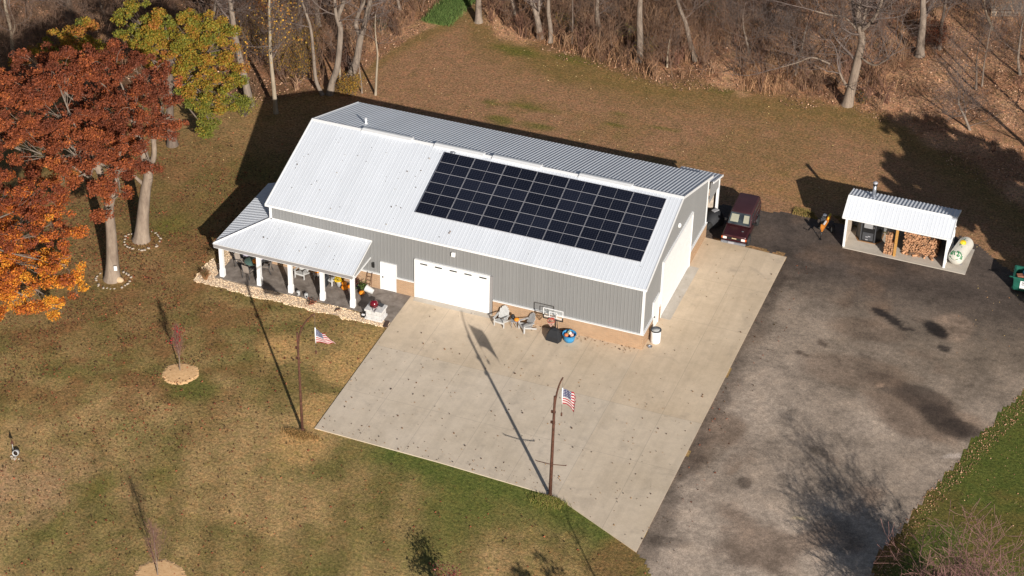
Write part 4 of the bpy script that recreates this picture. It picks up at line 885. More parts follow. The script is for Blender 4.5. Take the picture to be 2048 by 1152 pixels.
m = MB(); m.cbox((0, 0, .24), (.5, .5, .48), .08); m.cbox((0, .22, .62), (.5, .16, .5), .06); m.build('cover', 'dark_cloth', t); m = MB(); m.cbox((-.02, -.02, .52), (.4, .36, .1), .04); m.build('cushion', 'dark_grey', t)
# grill and its stone counter
t = thing('grill_counter', 'pale stone block counter at the end of the pebble bed', 'counter', (8.42, -3.0, .05))
m = MB(); m.bb((-.56, -.44, 0), (.56, .44, .14)); m.bb((-.5, -.38, .14), (.5, .38, .62)); m.bb((-.57, -.45, .62), (-.17, .45, .74)); m.bb((.12, -.45, .62), (.57, .45, .74)); m.bb((-.17, -.02, .62), (.12, .45, .74)); m.build('stone_block', 'block', t)
t = thing('grill', 'round dark red ceramic grill set in the pale stone counter', 'grill', (8.33, -3.06, .62))
m = MB(); m.sphere((0, 0, .42), .27, 1, 1, 1.06, 24, 14); m.build('lid', 'kamado_red', t); m = MB(); m.lathe([(.278, .385), (.285, .40), (.278, .415)], k=24); m.build('band', 'black_metal', t)
m = MB(); m.lathe([(.07, .70), (.08, .74), (.03, .76)], k=10); m.tube([(-.14, -.27, .38), (-.12, -.33, .4), (.12, -.33, .4), (.14, -.27, .38)], .015, 6); m.build('vent_handle', 'black_metal', t)
for a in (30, 150, 270): m = MB(); m.tube([(.2*math.cos(R(a)), .2*math.sin(R(a)), .26), (.25*math.cos(R(a)), .25*math.sin(R(a)), .12)], .02, 6); m.build('leg', 'black_metal', t)
m = MB(); m.box((.44, .06, .42), (.3, .34, .025), Matrix.Rotation(R(8), 3, 'Y')); m.tube([(.27, .06, .38), (.4, .06, .41)], .015, 5); m.build('side_shelf', 'dark_grey', t)
t = thing('grill_tool_tray', 'dark tray with white box on the ground left of the stone counter', 'tray', (7.72, -3.15, .05)); m = MB(); m.cbox((0, 0, .08), (.3, .4, .16), .02); m.build('tray', 'black_metal', t); m = MB(); m.cbox((-.02, -.14, .19), (.18, .12, .05), .01); m.build('box', 'white_paint', t)
t = thing('doormat', 'dark brown mat at the patio corner beside the stone counter', 'mat', (9.28, -3.42, .02), R(10)); m = MB(); m.cbox((0, 0, .03), (.26, .66, .05), .01); MATS['brown_mat'] = paint('brown_mat', (.06, .035, .025, 1), .9); m.build('mat', 'brown_mat', t)
t = thing('garden_ornament', 'small dark metal lizard ornament on the pebble bed', 'ornament', (6.0, -3.25, .06), .6); m = MB(); m.tube([(-.22, -.1, .03), (-.1, .02, .06), (.06, .03, .07), (.18, .14, .03)], [.015, .04, .05, .01], 6); m.tube([(-.08, .1, .0), (0, 0, .05), (.05, -.1, 0)], .012, 5); m.build('body', 'rust', t)
t = thing('low_shrub', 'small rusty low shrub in the pebble bed', 'shrub', (4.15, -3.15, .05)); C = rng.normal(0, .16, (170, 3))*np.array([1, 1, .5])+np.array([0, 0, .1]); V, F = leaf_geo(C, np.full(170, .09)); np_mesh('foliage', V, F, 'leaf', t, {'Col': np.repeat(np.array([alb(150, 84, 62), alb(70, 60, 50)])[rng.choice(2, 170)], 4, 0)})
for (x, y, h, lab, pal) in ((-3.25, -1.2, 1.0, 'tall tan grass clump at the left of the porch', (alb(128, 108, 70), alb(112, 92, 62))), (-3.1, -3.2, .7, 'rusty grass clump at the corner of the pebble bed', (alb(140, 96, 66), alb(110, 92, 60)))):
    t = thing('grass_clump', lab, 'plant', (x, y, 0)); n = 260; a = rng.uniform(0, 2*PI, n); rr = rng.uniform(0, .12, n); o_ = rng.uniform(.05, .4, n)*h
    P0 = np.stack([rr*np.cos(a), rr*np.sin(a), a*0], 1); P1 = P0+np.stack([o_*np.cos(a)*.5, o_*np.sin(a)*.5, h*rng.uniform(.4, .7, n)], 1); P2 = P1+np.stack([o_*np.cos(a), o_*np.sin(a), h*rng.uniform(.0, .4, n)], 1)
    V, F = seg_geo(np.concatenate([P0, P1]), np.concatenate([P1, P2]), np.concatenate([a*0+.010, a*0+.008]), np.concatenate([a*0+.008, a*0+.003]), 3); c = np.array(pal)[rng.choice(2, 2*n)]; np_mesh('blades', V, F, 'blade', t, {'Col': np.repeat(c, 6, 0)})
# arrow stake and floodlight far left
q = ground(27, 905); t = thing('garden_stake', 'thin pale stake with an arrow shaped top on the left lawn', 'stake', (q[0], q[1], 0)); m = MB(); m.tube([(0, 0, 0), (0, 0, .62)], .016, 6); m.build('stake', 'pale_plastic', t)
m = MB(); m.add([(-.13, -.012, .58), (.13, -.012, .58), (0, -.012, .92), (-.13, .012, .58), (.13, .012, .58), (0, .012, .92)], [(0, 1, 2), (5, 4, 3), (0, 3, 4, 1), (1, 4, 5, 2), (2, 5, 3, 0)]); m.build('arrow_head', 'rust', t)
q = ground(33, 910); t = thing('drain_pipe', 'short white pipe end with dark mouth beside the arrow stake', 'pipe', (q[0], q[1], .0), R(12)); rr = Matrix.Rotation(R(70), 3, 'X')
m = MB(); m.lathe([(.17, -.14), (.17, .17), (.145, .17), (.13, -.1)], (0, 0, .17), 18, rot=rr); m.build('pipe_wall', 'mid_plastic', t); m = MB(); m.lathe([(.001, .05), (.14, .05)], (0, -.02, .17), 18, rot=rr); m.build('mouth', 'brown_mat', t)  # brown disc stands in for the shade inside the hollow end
q = ground(29, 918); t = thing('splash_stones', 'pale stones in front of the white pipe', 'stones', (q[0], q[1], 0)); m = MB()
for i in range(9): m.sphere((random.uniform(-.28, .3), random.uniform(-.12, .12), .02), random.uniform(.05, .1), 1, 1, .6, 7, 4)
m.build('pebbles', 'stone_white', t)

# ------------------------------------------------------------------ maroon off-roader
car = thing('off_roader', 'dark maroon boxy four wheel drive parked beside the barn', 'car', (26.45, 14.88, .02), R(2))
def body_loft(name, stations, material, top_round=.08):
    """stations along y: (y, half width low, half width high, z low, z high)"""
    m = MB(); ring = []
    for (y, wl, wh, zl, zh) in stations:
        zb = zl+(zh-zl)*.45
        pts = [(-wl*.94, zl), (-wl, zl+.08), (-wl, zb), (-wh, zh-top_round), (-wh+top_round*1.1, zh), (0, zh+.02), (wh-top_round*1.1, zh), (wh, zh-top_round), (wl, zb), (wl, zl+.08), (wl*.94, zl)]
        ring.append([(p[0], y, p[1]) for p in pts])
    k = len(ring[0]); vs = [p for r_ in ring for p in r_]
    fs = [(i*k+j, i*k+(j+1) % k, (i+1)*k+(j+1) % k, (i+1)*k+j) for i in range(len(ring)-1) for j in range(k)]
    fs += [tuple(range(k-1, -1, -1)), tuple((len(ring)-1)*k+j for j in range(k))]; m.add(vs, fs, True); o = m.build(name, material, car)
    md = o.modifiers.new('edges', 'EDGE_SPLIT'); md.split_angle = R(38); return o
HW = .84
body_loft('body', [(-2.16, .78, .74, .50, .92), (-2.10, .82, .78, .46, .99), (-1.3, .80, .80, .54, 1.04), (-.86, HW, .82, .54, 1.07), (.0, HW, .83, .54, 1.08), (1.6, .80, .83, .54, 1.08), (2.1, .80, .81, .54, 1.06), (2.17, .80, .78, .5, 1.0)], 'maroon', .05)
body_loft('cabin', [(-.98, .80, .76, 1.03, 1.08), (-.42, .80, .70, 1.03, 1.74), (-.25, .80, .70, 1.03, 1.78), (1.6, .80, .70, 1.03, 1.80), (1.98, .80, .69, 1.03, 1.76), (2.14, .80, .74, 1.03, 1.30)], 'maroon_faded', .07)
def quad(name, pts, off, material, parent=car, th=.012):
    P = [Vector(p) for p in pts]; n = (P[1]-P[0]).cross(P[2]-P[0]).normalized(); m = MB(); vs = [p+n*off for p in P]+[p+n*(off-th) for p in P]
    k = len(P); m.add(vs, [tuple(range(k)), tuple(range(2*k-1, k-1, -1))]+[(i, k+i, k+(i+1) % k, (i+1) % k) for i in range(k)]); return m.build(name, material, parent)
quad('windshield', [(-.72, -.96, 1.14), (.72, -.96, 1.14), (.64, -.46, 1.735), (-.64, -.46, 1.735)], .03, 'glass')
quad('rear_window', [(.6, 2.145, 1.24), (-.6, 2.145, 1.24), (-.58, 2.02, 1.66), (.58, 2.02, 1.66)], .03, 'glass')
m = MB()
for x in (-.36, .38): m.cbox((x, -.22, 1.22), (.46, .12, .5), .03)
m.build('seat', 'beige_fabric', car)
MATS['sun_visor'] = paint('pale_sunshade', (.27, .265, .20, 1), .6)
for x0, x1 in ((-.60, -.08), (.26, .62)): quad('dash_shade', [(x0, -.86, 1.26), (x1, -.86, 1.26), (x1*.94, -.53, 1.65), (x0*.94, -.53, 1.65)], .037, 'sun_visor')
for s in (-1, 1):
    for (a, b) in ((-.62, .12), (.20, .98), (1.06, 1.86)):
        ya = a+.22 if a < -.3 else a
        pts = [(s*.80, a, 1.16), (s*.80, b, 1.16), (s*.715, b, 1.64), (s*.715, ya, 1.64)]; pts = pts if s > 0 else pts[::-1]; quad('side_window', pts, .022, 'glass')
    for y in (-1.36, 1.18):
        wh = MB(); wh.lathe([(.22, -.11), (.33, -.11), (.36, -.07), (.36, .07), (.33, .11), (.22, .11)], k=24, rot=Matrix.Rotation(PI/2, 3, 'Y')); w_ = wh.build('wheel', 'rubber', car); w_.location = (s*.80, y, .36)
        ri = MB(); ri.lathe([(.001, .075), (.06, .1), (.08, .06), (.2, .09), (.225, .115), (.225, -.1)], k=20, rot=Matrix.Rotation(s*PI/2, 3, 'Y')); ri.build('rim', 'chrome', w_)
        ar = MB(); ar.tube([(s*(HW-.01), y+.44*math.cos(a), .36+.44*math.sin(a)) for a in np.linspace(.0, PI, 10)], .035, 6); ar.build('wheel_arch', 'black_metal', car)
    hl = MB(); hl.cbox((s*.60, -2.155, .80), (.26, .05, .16), .02); hl.build('headlight', 'headlight', car)
    tl = MB(); tl.cbox((s*.775, -2.13, .80), (.09, .07, .15), .02); tl.build('turn_signal', 'amber', car)
    mr = MB(); mr.cbox((s*.93, -.62, 1.20), (.18, .09, .16), .03); mr.tube([(s*.8, -.62, 1.14), (s*.9, -.62, 1.18)], .018, 5); mr.build('mirror', 'black_metal', car)
    dh = MB(); dh.cbox((s*(HW+.005), .06, .98), (.03, .14, .035), .006); dh.cbox((s*(HW+.005), .92, .98), (.03, .14, .035), .006); dh.build('door_handle', 'chrome', car)
    sl_ = MB(); sl_.bb((s*HW-.006, -.55, .5), (s*HW+.006, .135, .505)); sl_.bb((s*HW-.006, .135, .5), (s*HW+.006, .145, 1.04)); sl_.bb((s*HW-.006, .99, .5), (s*HW+.006, 1.0, 1.04)); sl_.build('door_seam', 'black_metal', car)
m = MB(); m.cbox((0, -2.155, .80), (.92, .04, .15), .01); m.build('grille', 'black_metal', car)
m = MB(); m.cbox((.02, -2.19, .83), (.30, .02, .06), .004); m.build('grille_badge', 'plate_yellow', car)
m = MB(); m.cbox((0, -2.27, .56), (1.62, .16, .13), .03); m.build('bumper', 'galvanised', car); m = MB(); m.cbox((0, 2.22, .56), (1.6, .12, .13), .03); m.build('bumper', 'dark_grey', car)
m = MB(); m.cbox((-.12, -2.36, .60), (.42, .04, .13), .01); m.build('number_plate', 'aluminium', car)
m = MB(); m.tube([(-.5, -.93, 1.10), (.05, -.86, 1.17)], .012, 5); m.tube([(0, -.93, 1.10), (.5, -.86, 1.17)], .012, 5); m.build('wiper', 'black_metal', car)
m = MB(); m.cbox((.42, -1.55, 1.065), (.14, .08, .03), .005); m.build('hood_vent', 'chrome', car)
# covered machine under the lean-to end
t = thing('covered_machine', 'black tarp covered machine at the rear corner of the barn', 'machine', (24.5, 15.2, .0), R(60))
m = MB(); rg = []
for (x, hw_, h_) in ((-.75, .25, .45), (-.45, .48, .8), (0, .55, 1.02), (.4, .52, .9), (.7, .3, .55)): rg.append([(x, -hw_, .05), (x, -hw_*.95, h_*.6), (x, -hw_*.5, h_), (x, hw_*.5, h_*1.02), (x, hw_*.95, h_*.6), (x, hw_, .05)])
vs = [p for r_ in rg for p in r_]; m.add(vs, [(i*6+j, (i+1)*6+j, (i+1)*6+j+1, i*6+j+1) for i in range(4) for j in range(5)]+[(0, 1, 2, 3, 4, 5), tuple(24+j for j in (5, 4, 3, 2, 1, 0))], True); m.build('tarp', 'dark_cloth', t)
m = MB(); m.cbox((.1, .0, 1.03), (.45, .3, .05), .02); m.build('seat_panel', 'grey_plastic', t)
for s in (-1, 1): m = MB(); m.lathe([(.1, -.09), (.24, -.09), (.27, 0), (.24, .09), (.1, .09)], (-.72, s*.34, .27), 16, rot=Matrix.Rotation(PI/2, 3, 'X')); m.build('wheel', 'rubber', t)
t = thing('fire_pail', 'orange pail on a shelf inside the lean-to', 'pail', (23.85, 15.45, 1.75)); m = MB(); m.lathe([(.11, 0), (.15, .26), (.16, .27), (.13, .26), (.1, .03), (.001, .03)], k=14); m.build('pail_body', 'orange_paint', t); m = MB(); m.box((-.1, .08, -.02), (.8, .36, .04)); m.build('shelf', 'grey_wood', t)

# ------------------------------------------------------------------ wood shed
shed = thing('wood_shed', 'white open fronted shed with metal roof and flue pipe', 'shed', (0, 0, 0))
SX0, SX1, SY0, SY1 = 33.05, 39.62, 15.75, 18.42
EZ, RYs, RZs, BZs = 2.36, 16.86, 3.22, 2.78
def shed_z(y): return EZ+(RZs-EZ)*(y-(SY0-.22))/(RYs-(SY0-.22)) if y <= RYs else RZs+(BZs-RZs)*(y-RYs)/(SY1+.12-RYs)
T, D = rib_profile(SX0-.22, SX1+.18, .2286, .013)
strip('roof', T, D, lambda t, d: (t, SY0-.22, EZ+d), lambda t, d: (t, RYs, RZs+d), 'white_roof', shed); T, D = rib_profile(SX0-.22, SX1+.18, .2286, .035, True); strip('roof', T[::-1], D[::-1], lambda t, d: (t, SY1+.12, BZs+d), lambda t, d: (t, RYs, RZs+d), 'white_roof', shed)
m = MB(); m.prismx([(SY0-.2, EZ-.07), (SY0-.2, EZ-.012), (RYs, RZs-.012), (SY1+.1, BZs-.012), (SY1+.1, BZs-.07), (RYs, RZs-.08)], SX0-.2, SX1+.16); m.build('roof_deck', 'white_trim', shed)
m = MB(); m.bb((SX0-.22, SY0-.25, EZ-.10), (SX1+.18, SY0-.215, EZ+.01)); m.prismx([(SY0-.24, EZ-.10), (SY0-.24, EZ+.04), (RYs, RZs+.04), (SY1+.13, BZs+.04), (SY1+.13, BZs-.10), (RYs, RZs-.10)], SX0-.25, SX0-.205); m.prismx([(SY0-.24, EZ-.10), (SY0-.24, EZ+.04), (RYs, RZs+.04), (SY1+.13, BZs+.04), (SY1+.13, BZs-.10), (RYs, RZs-.10)], SX1+.165, SX1+.21); m.prismx([(RYs-.1, RZs-.05), (RYs, RZs+.05), (RYs+.1, RZs-.01)], SX0-.2, SX1+.16); m.build('roof_trim', 'white_trim', shed)
def shed_wall(x, sgn, mat_):
    T, D = rib_profile(SY0, SY1, .2286, .02); return strip('wall', T if sgn > 0 else T[::-1], D if sgn > 0 else D[::-1], lambda t, d: (x+sgn*d, t, .06), lambda t, d: (x+sgn*d, t, shed_z(t)-.09), mat_, shed)
shed_wall(SX1, 1, 'white_paint'); shed_wall(SX0, -1, 'white_paint')
m = MB(); m.prismx([(SY0+.03, .06), (SY0+.03, shed_z(SY0)-.12), (RYs, RZs-.14), (SY1-.02, BZs-.14), (SY1-.02, .06)], SX0+.02, SX0+.05); m.prismx([(SY0+.03, .06), (SY0+.03, shed_z(SY0)-.12), (RYs, RZs-.14), (SY1-.02, BZs-.14), (SY1-.02, .06)], SX1-.05, SX1-.02); m.build('wall_lining', 'osb', shed)
m = MB(); m.bb((SX0, SY1-.02, .06), (SX1, SY1+.02, BZs-.1)); m.build('wall', 'grey_siding', shed)
for x in (SX0+.03, SX1-.03): m = MB(); m.bb((x-.07, SY0-.05, .06), (x+.07, SY0+.09, EZ+.02)); m.build('post', 'white_paint', shed)
m = MB(); m.bb((36.28, SY0+.06, .06), (36.44, SY0+.22, EZ+.1)); m.build('post', 'pine_wood', shed, 'yellow timber post in the shed opening')
m = MB(); m.bb((SX0+.1, SY0-.02, EZ-.09), (SX1-.1, SY0+.06, EZ+.06)); m.build('beam', 'white_trim', shed)
m = MB(); m.bb((SX1+.02, SY1-.03, .06), (SX1+.055, SY1+.05, BZs-.1)); m.build('corner_trim', 'white_trim', shed)
m = MB(); m.cbox((SX1+.07, 17.2, 2.45), (.1, .2, .16), .02); m.sphere((SX1+.14, 17.15, 2.38), .06, k=8, m=5); m.build('wall_light', 'white_paint', shed)
fl = MB(); fy, fx = 17.55, 34.3; fl.tube([(fx, fy, shed_z(fy)-.3), (fx, fy, 4.1)], .12, 16); fl.lathe([(.26, -.02), (.15, .12)], (fx, fy, shed_z(fy)), 16); f_ = fl.build('flue_pipe', 'galvanised', shed)
m = MB(); m.lathe([(.135, -.1), (.135, .03)], (fx, fy, 4.02), 16); m.build('flue_band', 'black_metal', f_); m = MB(); m.lathe([(.16, 0), (.165, .05), (.06, .12), (.001, .13)], (fx, fy, 4.09), 16); m.build('flue_cap', 'aluminium', f_)
# wood furnace
t = thing('wood_furnace', 'black cabinet style wood furnace inside the shed', 'furnace', (34.38, 17.42, .06))
oct_ = [(-.50, -.62), (.50, -.62), (.80, -.2), (.80, .72), (-.80, .72), (-.80, -.2)]
m = MB(); m.prism(oct_, .04, 2.05); m.build('cabinet', 'black_metal', t)
for s in (-1, 1): m = MB(); m.box((s*.46, -.645, 1.04), (.07, .05, 2.0)); m.box((s*.80, -.2, 1.04), (.05, .06, 2.0)); m.build('corner_strip', 'dark_grey', t)
m = MB(); m.cbox((-.02, -.65, 1.42), (.56, .06, .66), .01); d_ = m.build('door', 'grey_plastic', t); m = MB(); m.cbox((0, -.69, 1.58), (.24, .02, .10), .005); m.build('plate', 'aluminium', d_); m = MB(); m.cbox((.34, -.67, 1.2), (.07, .06, .12), .01); m.build('handle', 'chrome', d_)
m = MB(); m.cbox((0, -.64, .45), (.70, .04, .56), .01); m.build('lower_panel', 'dark_grey', t)
for (x, z) in ((-.06, .42), (.1, .48), (-.05, .22)): m = MB(); m.cbox((x, -.668, z), (.16, .02, .06), .004); m.build('gauge_plate', 'aluminium', t)
MATS['rust_floor'] = paint('rust_pan', (.30, .16, .07, 1), .9); m = MB(); m.prism([(-.6, -.68), (.6, -.68), (.86, -.2), (.86, .75), (-.86, .75), (-.86, -.2)], 0, .035); m.build('base_pan', 'rust_floor', t)
# split firewood, every log a thing of its own
logs = []
for k in range(5):
    m = MB(); n = 7; sh = [[.5, 6], [.33, 3], [.42, 4], [.5, 8], [.36, 3]][k]; npt = sh[1]+(2 if sh[1] < 5 else 0)
    pts = [(math.cos(2*PI*i/npt+k)*random.uniform(.8, 1.05)*.078, math.sin(2*PI*i/npt+k)*random.uniform(.8, 1.05)*.078) for i in range(npt)]
    vs = [(p[0], -.22, p[1]) for p in pts]+[(p[0], .22, p[1]) for p in pts]; m.use('log_end'); m.add(vs, [tuple(range(npt)), tuple(range(2*npt-1, npt-1, -1))]); m.use('log_bark'if k % 2 else 'log_end'); m.add(vs, [(i, npt+i, npt+(i+1) % npt, (i+1) % npt) for i in range(npt)])
    logs.append(m.build('firewood_log'))
used_ = [False]*5
def put_log(x, y, z, lab, group, rz=0):
    k = random.randrange(5)
    if used_[k]: o = logs[k].copy(); COL.objects.link(o)
    else: o = logs[k]; used_[k] = True
    o.location = (x, y, z); o.rotation_euler = (random.uniform(-.08, .08), random.uniform(0, 6.28), rz+random.uniform(-.12, .12)); s = random.uniform(.85, 1.2); o.scale = (s, random.uniform(.9, 1.1), s); tag(o, lab, 'firewood', group)
for j in range(11):
    n = 15 if j < 9 else (14 if j == 9 else 11)
    for i in range(n): put_log(36.78+i*.147+(j % 2)*.07, 16.78+random.uniform(-.09, .09), .14+j*.134, 'split log in the main firewood stack right of the timber post', 'firewood in the main stack')
for i in range(9): put_log(36.75+random.uniform(0, 2.1), 16.42+random.uniform(-.1, .08), .13, 'loose split log fallen in front of the main firewood stack', 'logs fallen from the main stack', random.uniform(-1, 1))
for j in range(11):
    for i in range(4 if j < 7 else 3): put_log(35.72+i*.145, 16.06+random.uniform(-.06, .06), .14+j*.134, 'split log in the narrow firewood stack left of the timber post', 'firewood in the narrow stack')
m = MB(); m.bb((36.72, 17.02, .07), (38.95, 18.2, 1.5)); m.build('back_stack', 'log_bark'); o = bpy.data.objects['back_stack']; o.name = 'firewood_heap'; tag(o, 'dark heap of stacked logs deeper inside the shed', 'firewood', None, 'stuff')
# propane tank
t = thing('propane_tank', 'cream propane tank with yellow lid and green painted vines', 'propane tank', (40.36, 17.1, .06), R(-9))
m = MB(); prof = []; Rr, Ls = .50, .92
for i in range(9): a = PI/2*i/8; prof.append((max(.001, Rr*math.sin(a)), -Ls-Rr*.72*math.cos(a)))
for i in range(9): a = PI/2*(1-i/8); prof.append((max(.001, Rr*math.sin(a)), Ls+Rr*.72*math.cos(a)))
m.lathe(prof, (0, 0, .66), 28, rot=Matrix.Rotation(-PI/2, 3, 'X')); m.build('tank_body', 'cream_paint', t)
m = MB(); m.lathe([(.20, 0), (.21, .08), (.17, .17), (.08, .21), (.001, .22)], (0, .16, 1.12), 18); m.build('valve_lid', 'yellow_paint', t)
for y in (-.6, .6):
    m = MB(); m.box((0, y, .1), (.7, .1, .2)); m.build('foot', 'grey_fascia', t)
m = MB()
def on_tank(a, y, lift=.006):
    yy = abs(y)-Ls; r_ = Rr if yy <= 0 else Rr*math.sqrt(max(0, 1-(yy/(Rr*.72))**2)); return Vector(((r_+lift)*math.sin(a), y, .66+(r_+lift)*math.cos(a)))
rv = random.Random(3)
for i in range(70):
    if i < 52: a = rv.uniform(-1.4, 1.4); y = -Ls-.02-rv.random()*.26*(1-.0*abs(a))-(.06 if abs(a) > .7 else 0)
    else: a = rv.uniform(-.25, .25); y = rv.uniform(-.35, .75)
    s_, da = rv.uniform(.04, .085), rv.uniform(-.6, .6)
    c0 = on_tank(a-.5*s_/Rr*1.4, y); c1 = on_tank(a+da*.06, y-s_*.9); c2 = on_tank(a+.5*s_/Rr*1.4, y+.01); c3 = on_tank(a+da*.1, y+s_)
    m.add([c0, c1, c2, c3], [(0, 1, 2, 3)])
o = m.build('painted_vine', 'vine_green', t); o.modifiers.new('solid', 'SOLIDIFY').thickness = .004
# log splitter
t = thing('log_splitter', 'orange log splitter with rubber wheels by the gravel edge', 'log splitter', (31.55, 17.0, .012), R(-4))
m = MB(); m.box((0, 0, .62), (.14, 1.9, .05)); m.box((0, 0, .78), (.16, 1.9, .05)); m.box((0, 0, .70), (.05, 1.9, .12)); m.box((0, -.83, .92), (.2, .12, .26)); m.box((0, .35, .86), (.06, .2, .22)); m.build('beam', 'orange_paint', t)
m = MB(); m.tube([(0, .95, .86), (0, .3, .86)], .07, 10); m.build('ram', 'yellow_paint', t); m = MB(); m.box((-.02, -.25, .83), (.10, .6, .04)); m.build('log_tray', 'white_paint', t)
m = MB(); m.cbox((-.28, .35, .72), (.34, .4, .34), .05); m.tube([(-.28, .2, .9), (-.28, .1, 1.05)], .05, 8); m.build('engine', 'dark_grey', t); m = MB(); m.cbox((-.3, .7, .7), (.26, .26, .4), .04); m.build('fuel_tank', 'galvanised', t)
for s in (-1, 1):
    m = MB(); m.lathe([(.12, -.07), (.25, -.08), (.28, 0), (.25, .08), (.12, .07)], k=18, rot=Matrix.Rotation(PI/2, 3, 'Y')); w_ = m.build('wheel', 'rubber', t); w_.location = (s*.42, .25, .28); m = MB(); m.lathe([(.001, .05), (.11, .06), (.13, .075), (.13, -.07)], k=14, rot=Matrix.Rotation(s*PI/2, 3, 'Y')); m.build('rim', 'grey_plastic', w_)
m = MB(); m.tube([(-.42, .25, .28), (.42, .25, .28)], .03, 8); m.build('axle', 'black_metal', t); m = MB(); m.tube([(0, -.85, .6), (0, -.98, .0)], .03, 8); m.box((0, -.98, .02), (.16, .16, .03)); m.build('front_leg', 'black_metal', t); m = MB(); m.tube([(0, -.9, .66), (-.12, -1.25, .6), (-.3, -1.3, .66)], .025, 8); m.sphere((-.32, -1.3, .68), .05, k=8, m=5); m.build('tow_bar', 'black_metal', t)
# dumpster at the right edge
t = thing('dumpster', 'green metal dumpster with white sign at the right edge', 'dumpster', (44.95, 15.5, .012), R(3))
m = MB(); wl, wt, d0, hh = .86, .94, .62, 1.08
o4 = lambda w_, d_, z: [(-w_, -d_, z), (w_, -d_, z), (w_, d_, z), (-w_, d_, z)]
vs = o4(wl, d0, .1)+o4(wt, d0+.06, hh)+o4(wt-.05, d0+.01, hh)+o4(wl-.05, d0-.05, .16); m.add(vs, [(3, 2, 1, 0)]+[(i, (i+1) % 4, 4+(i+1) % 4, 4+i) for i in range(4)]+[(4+i, 4+(i+1) % 4, 8+(i+1) % 4, 8+i) for i in range(4)]+[(8+i, 8+(i+1) % 4, 12+(i+1) % 4, 12+i) for i in range(4)]+[(12, 13, 14, 15)]); m.build('bin_body', 'green_paint', t)
m = MB(); m.box((0, -d0-.075, hh-.03), (2*wt+.08, .05, .08)); m.box((0, d0+.075, hh-.03), (2*wt+.08, .05, .08)); m.box((-wt-.04, 0, hh-.03), (.05, 2*d0+.1, .08)); m.box((-wt-.16, -d0-.02, hh-.03), (.2, .07, .05)); m.box((-wl-.04, -d0+.1, .5), (.08, .1, .7)); m.build('rim', 'green_paint', t)
for x in (-.7, .7):
    for y in (-.45, .45): m = MB(); m.lathe([(.02, -.03), (.06, -.03), (.06, .03), (.02, .03)], (x, y, .06), 10, rot=Matrix.Rotation(PI/2, 3, 'Y')); m.build('caster', 'rubber', t)
sg = MB(); rs = Matrix.Rotation(R(-4), 3, 'X'); sg.box((-.18, -d0-.058, .60), (.62, .012, .52), rs); sg_ = sg.build('sign', 'white_paint', t)
MATS['sign_grey'] = paint('sign_print', (.12, .12, .13, 1), .6); m = MB()
for j, (z, wd, hg) in enumerate(((.76, .40, .08), (.64, .46, .03), (.58, .42, .03), (.52, .46, .03), (.45, .30, .03))): m.box((-.18, -d0-.068+(z-.6)*-.07, z), (wd, .006, hg), rs)
m.build('sign_text_lines', 'sign_grey', sg_)
t = thing('blue_barrel', 'blue plastic barrel lying inside the dumpster', 'barrel', (44.9, 15.7, .85), R(15)); m = MB(); m.lathe([(.22, -.42), (.28, -.38), (.29, 0), (.28, .38), (.22, .42)], k=20, rot=Matrix.Rotation(PI/2, 3, 'Y')); MATS['teal_plastic'] = paint('teal_plastic', (.02, .16, .26, 1), .45); m.build('barrel_body', 'teal_plastic', t)
t = thing('cardboard_box', 'red brown carton lying in the dumpster', 'box', (44.42, 15.3, .80), .4); m = MB(); m.cbox((0, 0, .1), (.5, .35, .22), .01); MATS['carton'] = paint('carton', (.30, .12, .07, 1), .85); m.build('carton', 'carton', t)
# weathered plank wagon in the woods, upper right
q = ground(2010, 22); t = thing('plank_wagon', 'weathered grey plank platform in the woods at the top right', 'platform', (q[0], q[1], 0), R(20)); m = MB()
for i in range(7): m.box((0, -.9+i*.3, .62+random.uniform(-.02, .02)), (2.6, .24, .05))
m.build('deck', 'grey_wood', t); m = MB(); m.box((0, -1.06, .42), (2.7, .06, .22)); m.box((0, -1.05, .14), (2.7, .05, .2)); m.box((1.32, 0, .4), (.06, 2.1, .25)); m.build('side_board', 'grey_wood', t)
for x in (-1.1, 1.1):
    for y in (-.8, .8): m = MB(); m.box((x, y, .3), (.1, .1, .6)); m.build('leg', 'grey_wood', t)
# ------------------------------------------------------------------ trees
class Segs:
    def __init__(s): s.p0 = []; s.p1 = []; s.r0 = []; s.r1 = []
    def add(s, a, b, ra, rb): s.p0.append(a); s.p1.append(b); s.r0.append(ra); s.r1.append(rb)
    def poly(s, P, ra, rb):
        n = len(P)-1
        for i in range(n): s.add(P[i], P[i+1], ra+(rb-ra)*i/n, ra+(rb-ra)*(i+1)/n)
    def build(s, name, mat_, parent, k=5, off=(0, 0, 0)):
        if not s.p0: return None
        o_ = np.array(off); a, b = np.array(s.p0)-o_, np.array(s.p1)-o_; d = b-a; a = a-d*.03; V, F = seg_geo(a, b+d*.03, s.r0, s.r1, k)
        return np_mesh(name, V, F, mat_, parent, None, True)
def smooth_path(P, n=4):
    P = [np.array(p, float) for p in P]; out = []
    for i in range(len(P)-1):
        p0 = P[max(i-1, 0)]; p1 = P[i]; p2 = P[i+1]; p3 = P[min(i+2, len(P)-1)]
        for j in range(n):
            t = j/n; out.append(.5*((2*p1)+(-p0+p2)*t+(2*p0-5*p1+4*p2-p3)*t*t+(-p0+3*p1-3*p2+p3)*t**3))
    out.append(P[-1]); return out
def unit(v): return v/(np.linalg.norm(v)+1e-9)
RMIN = [.0055]
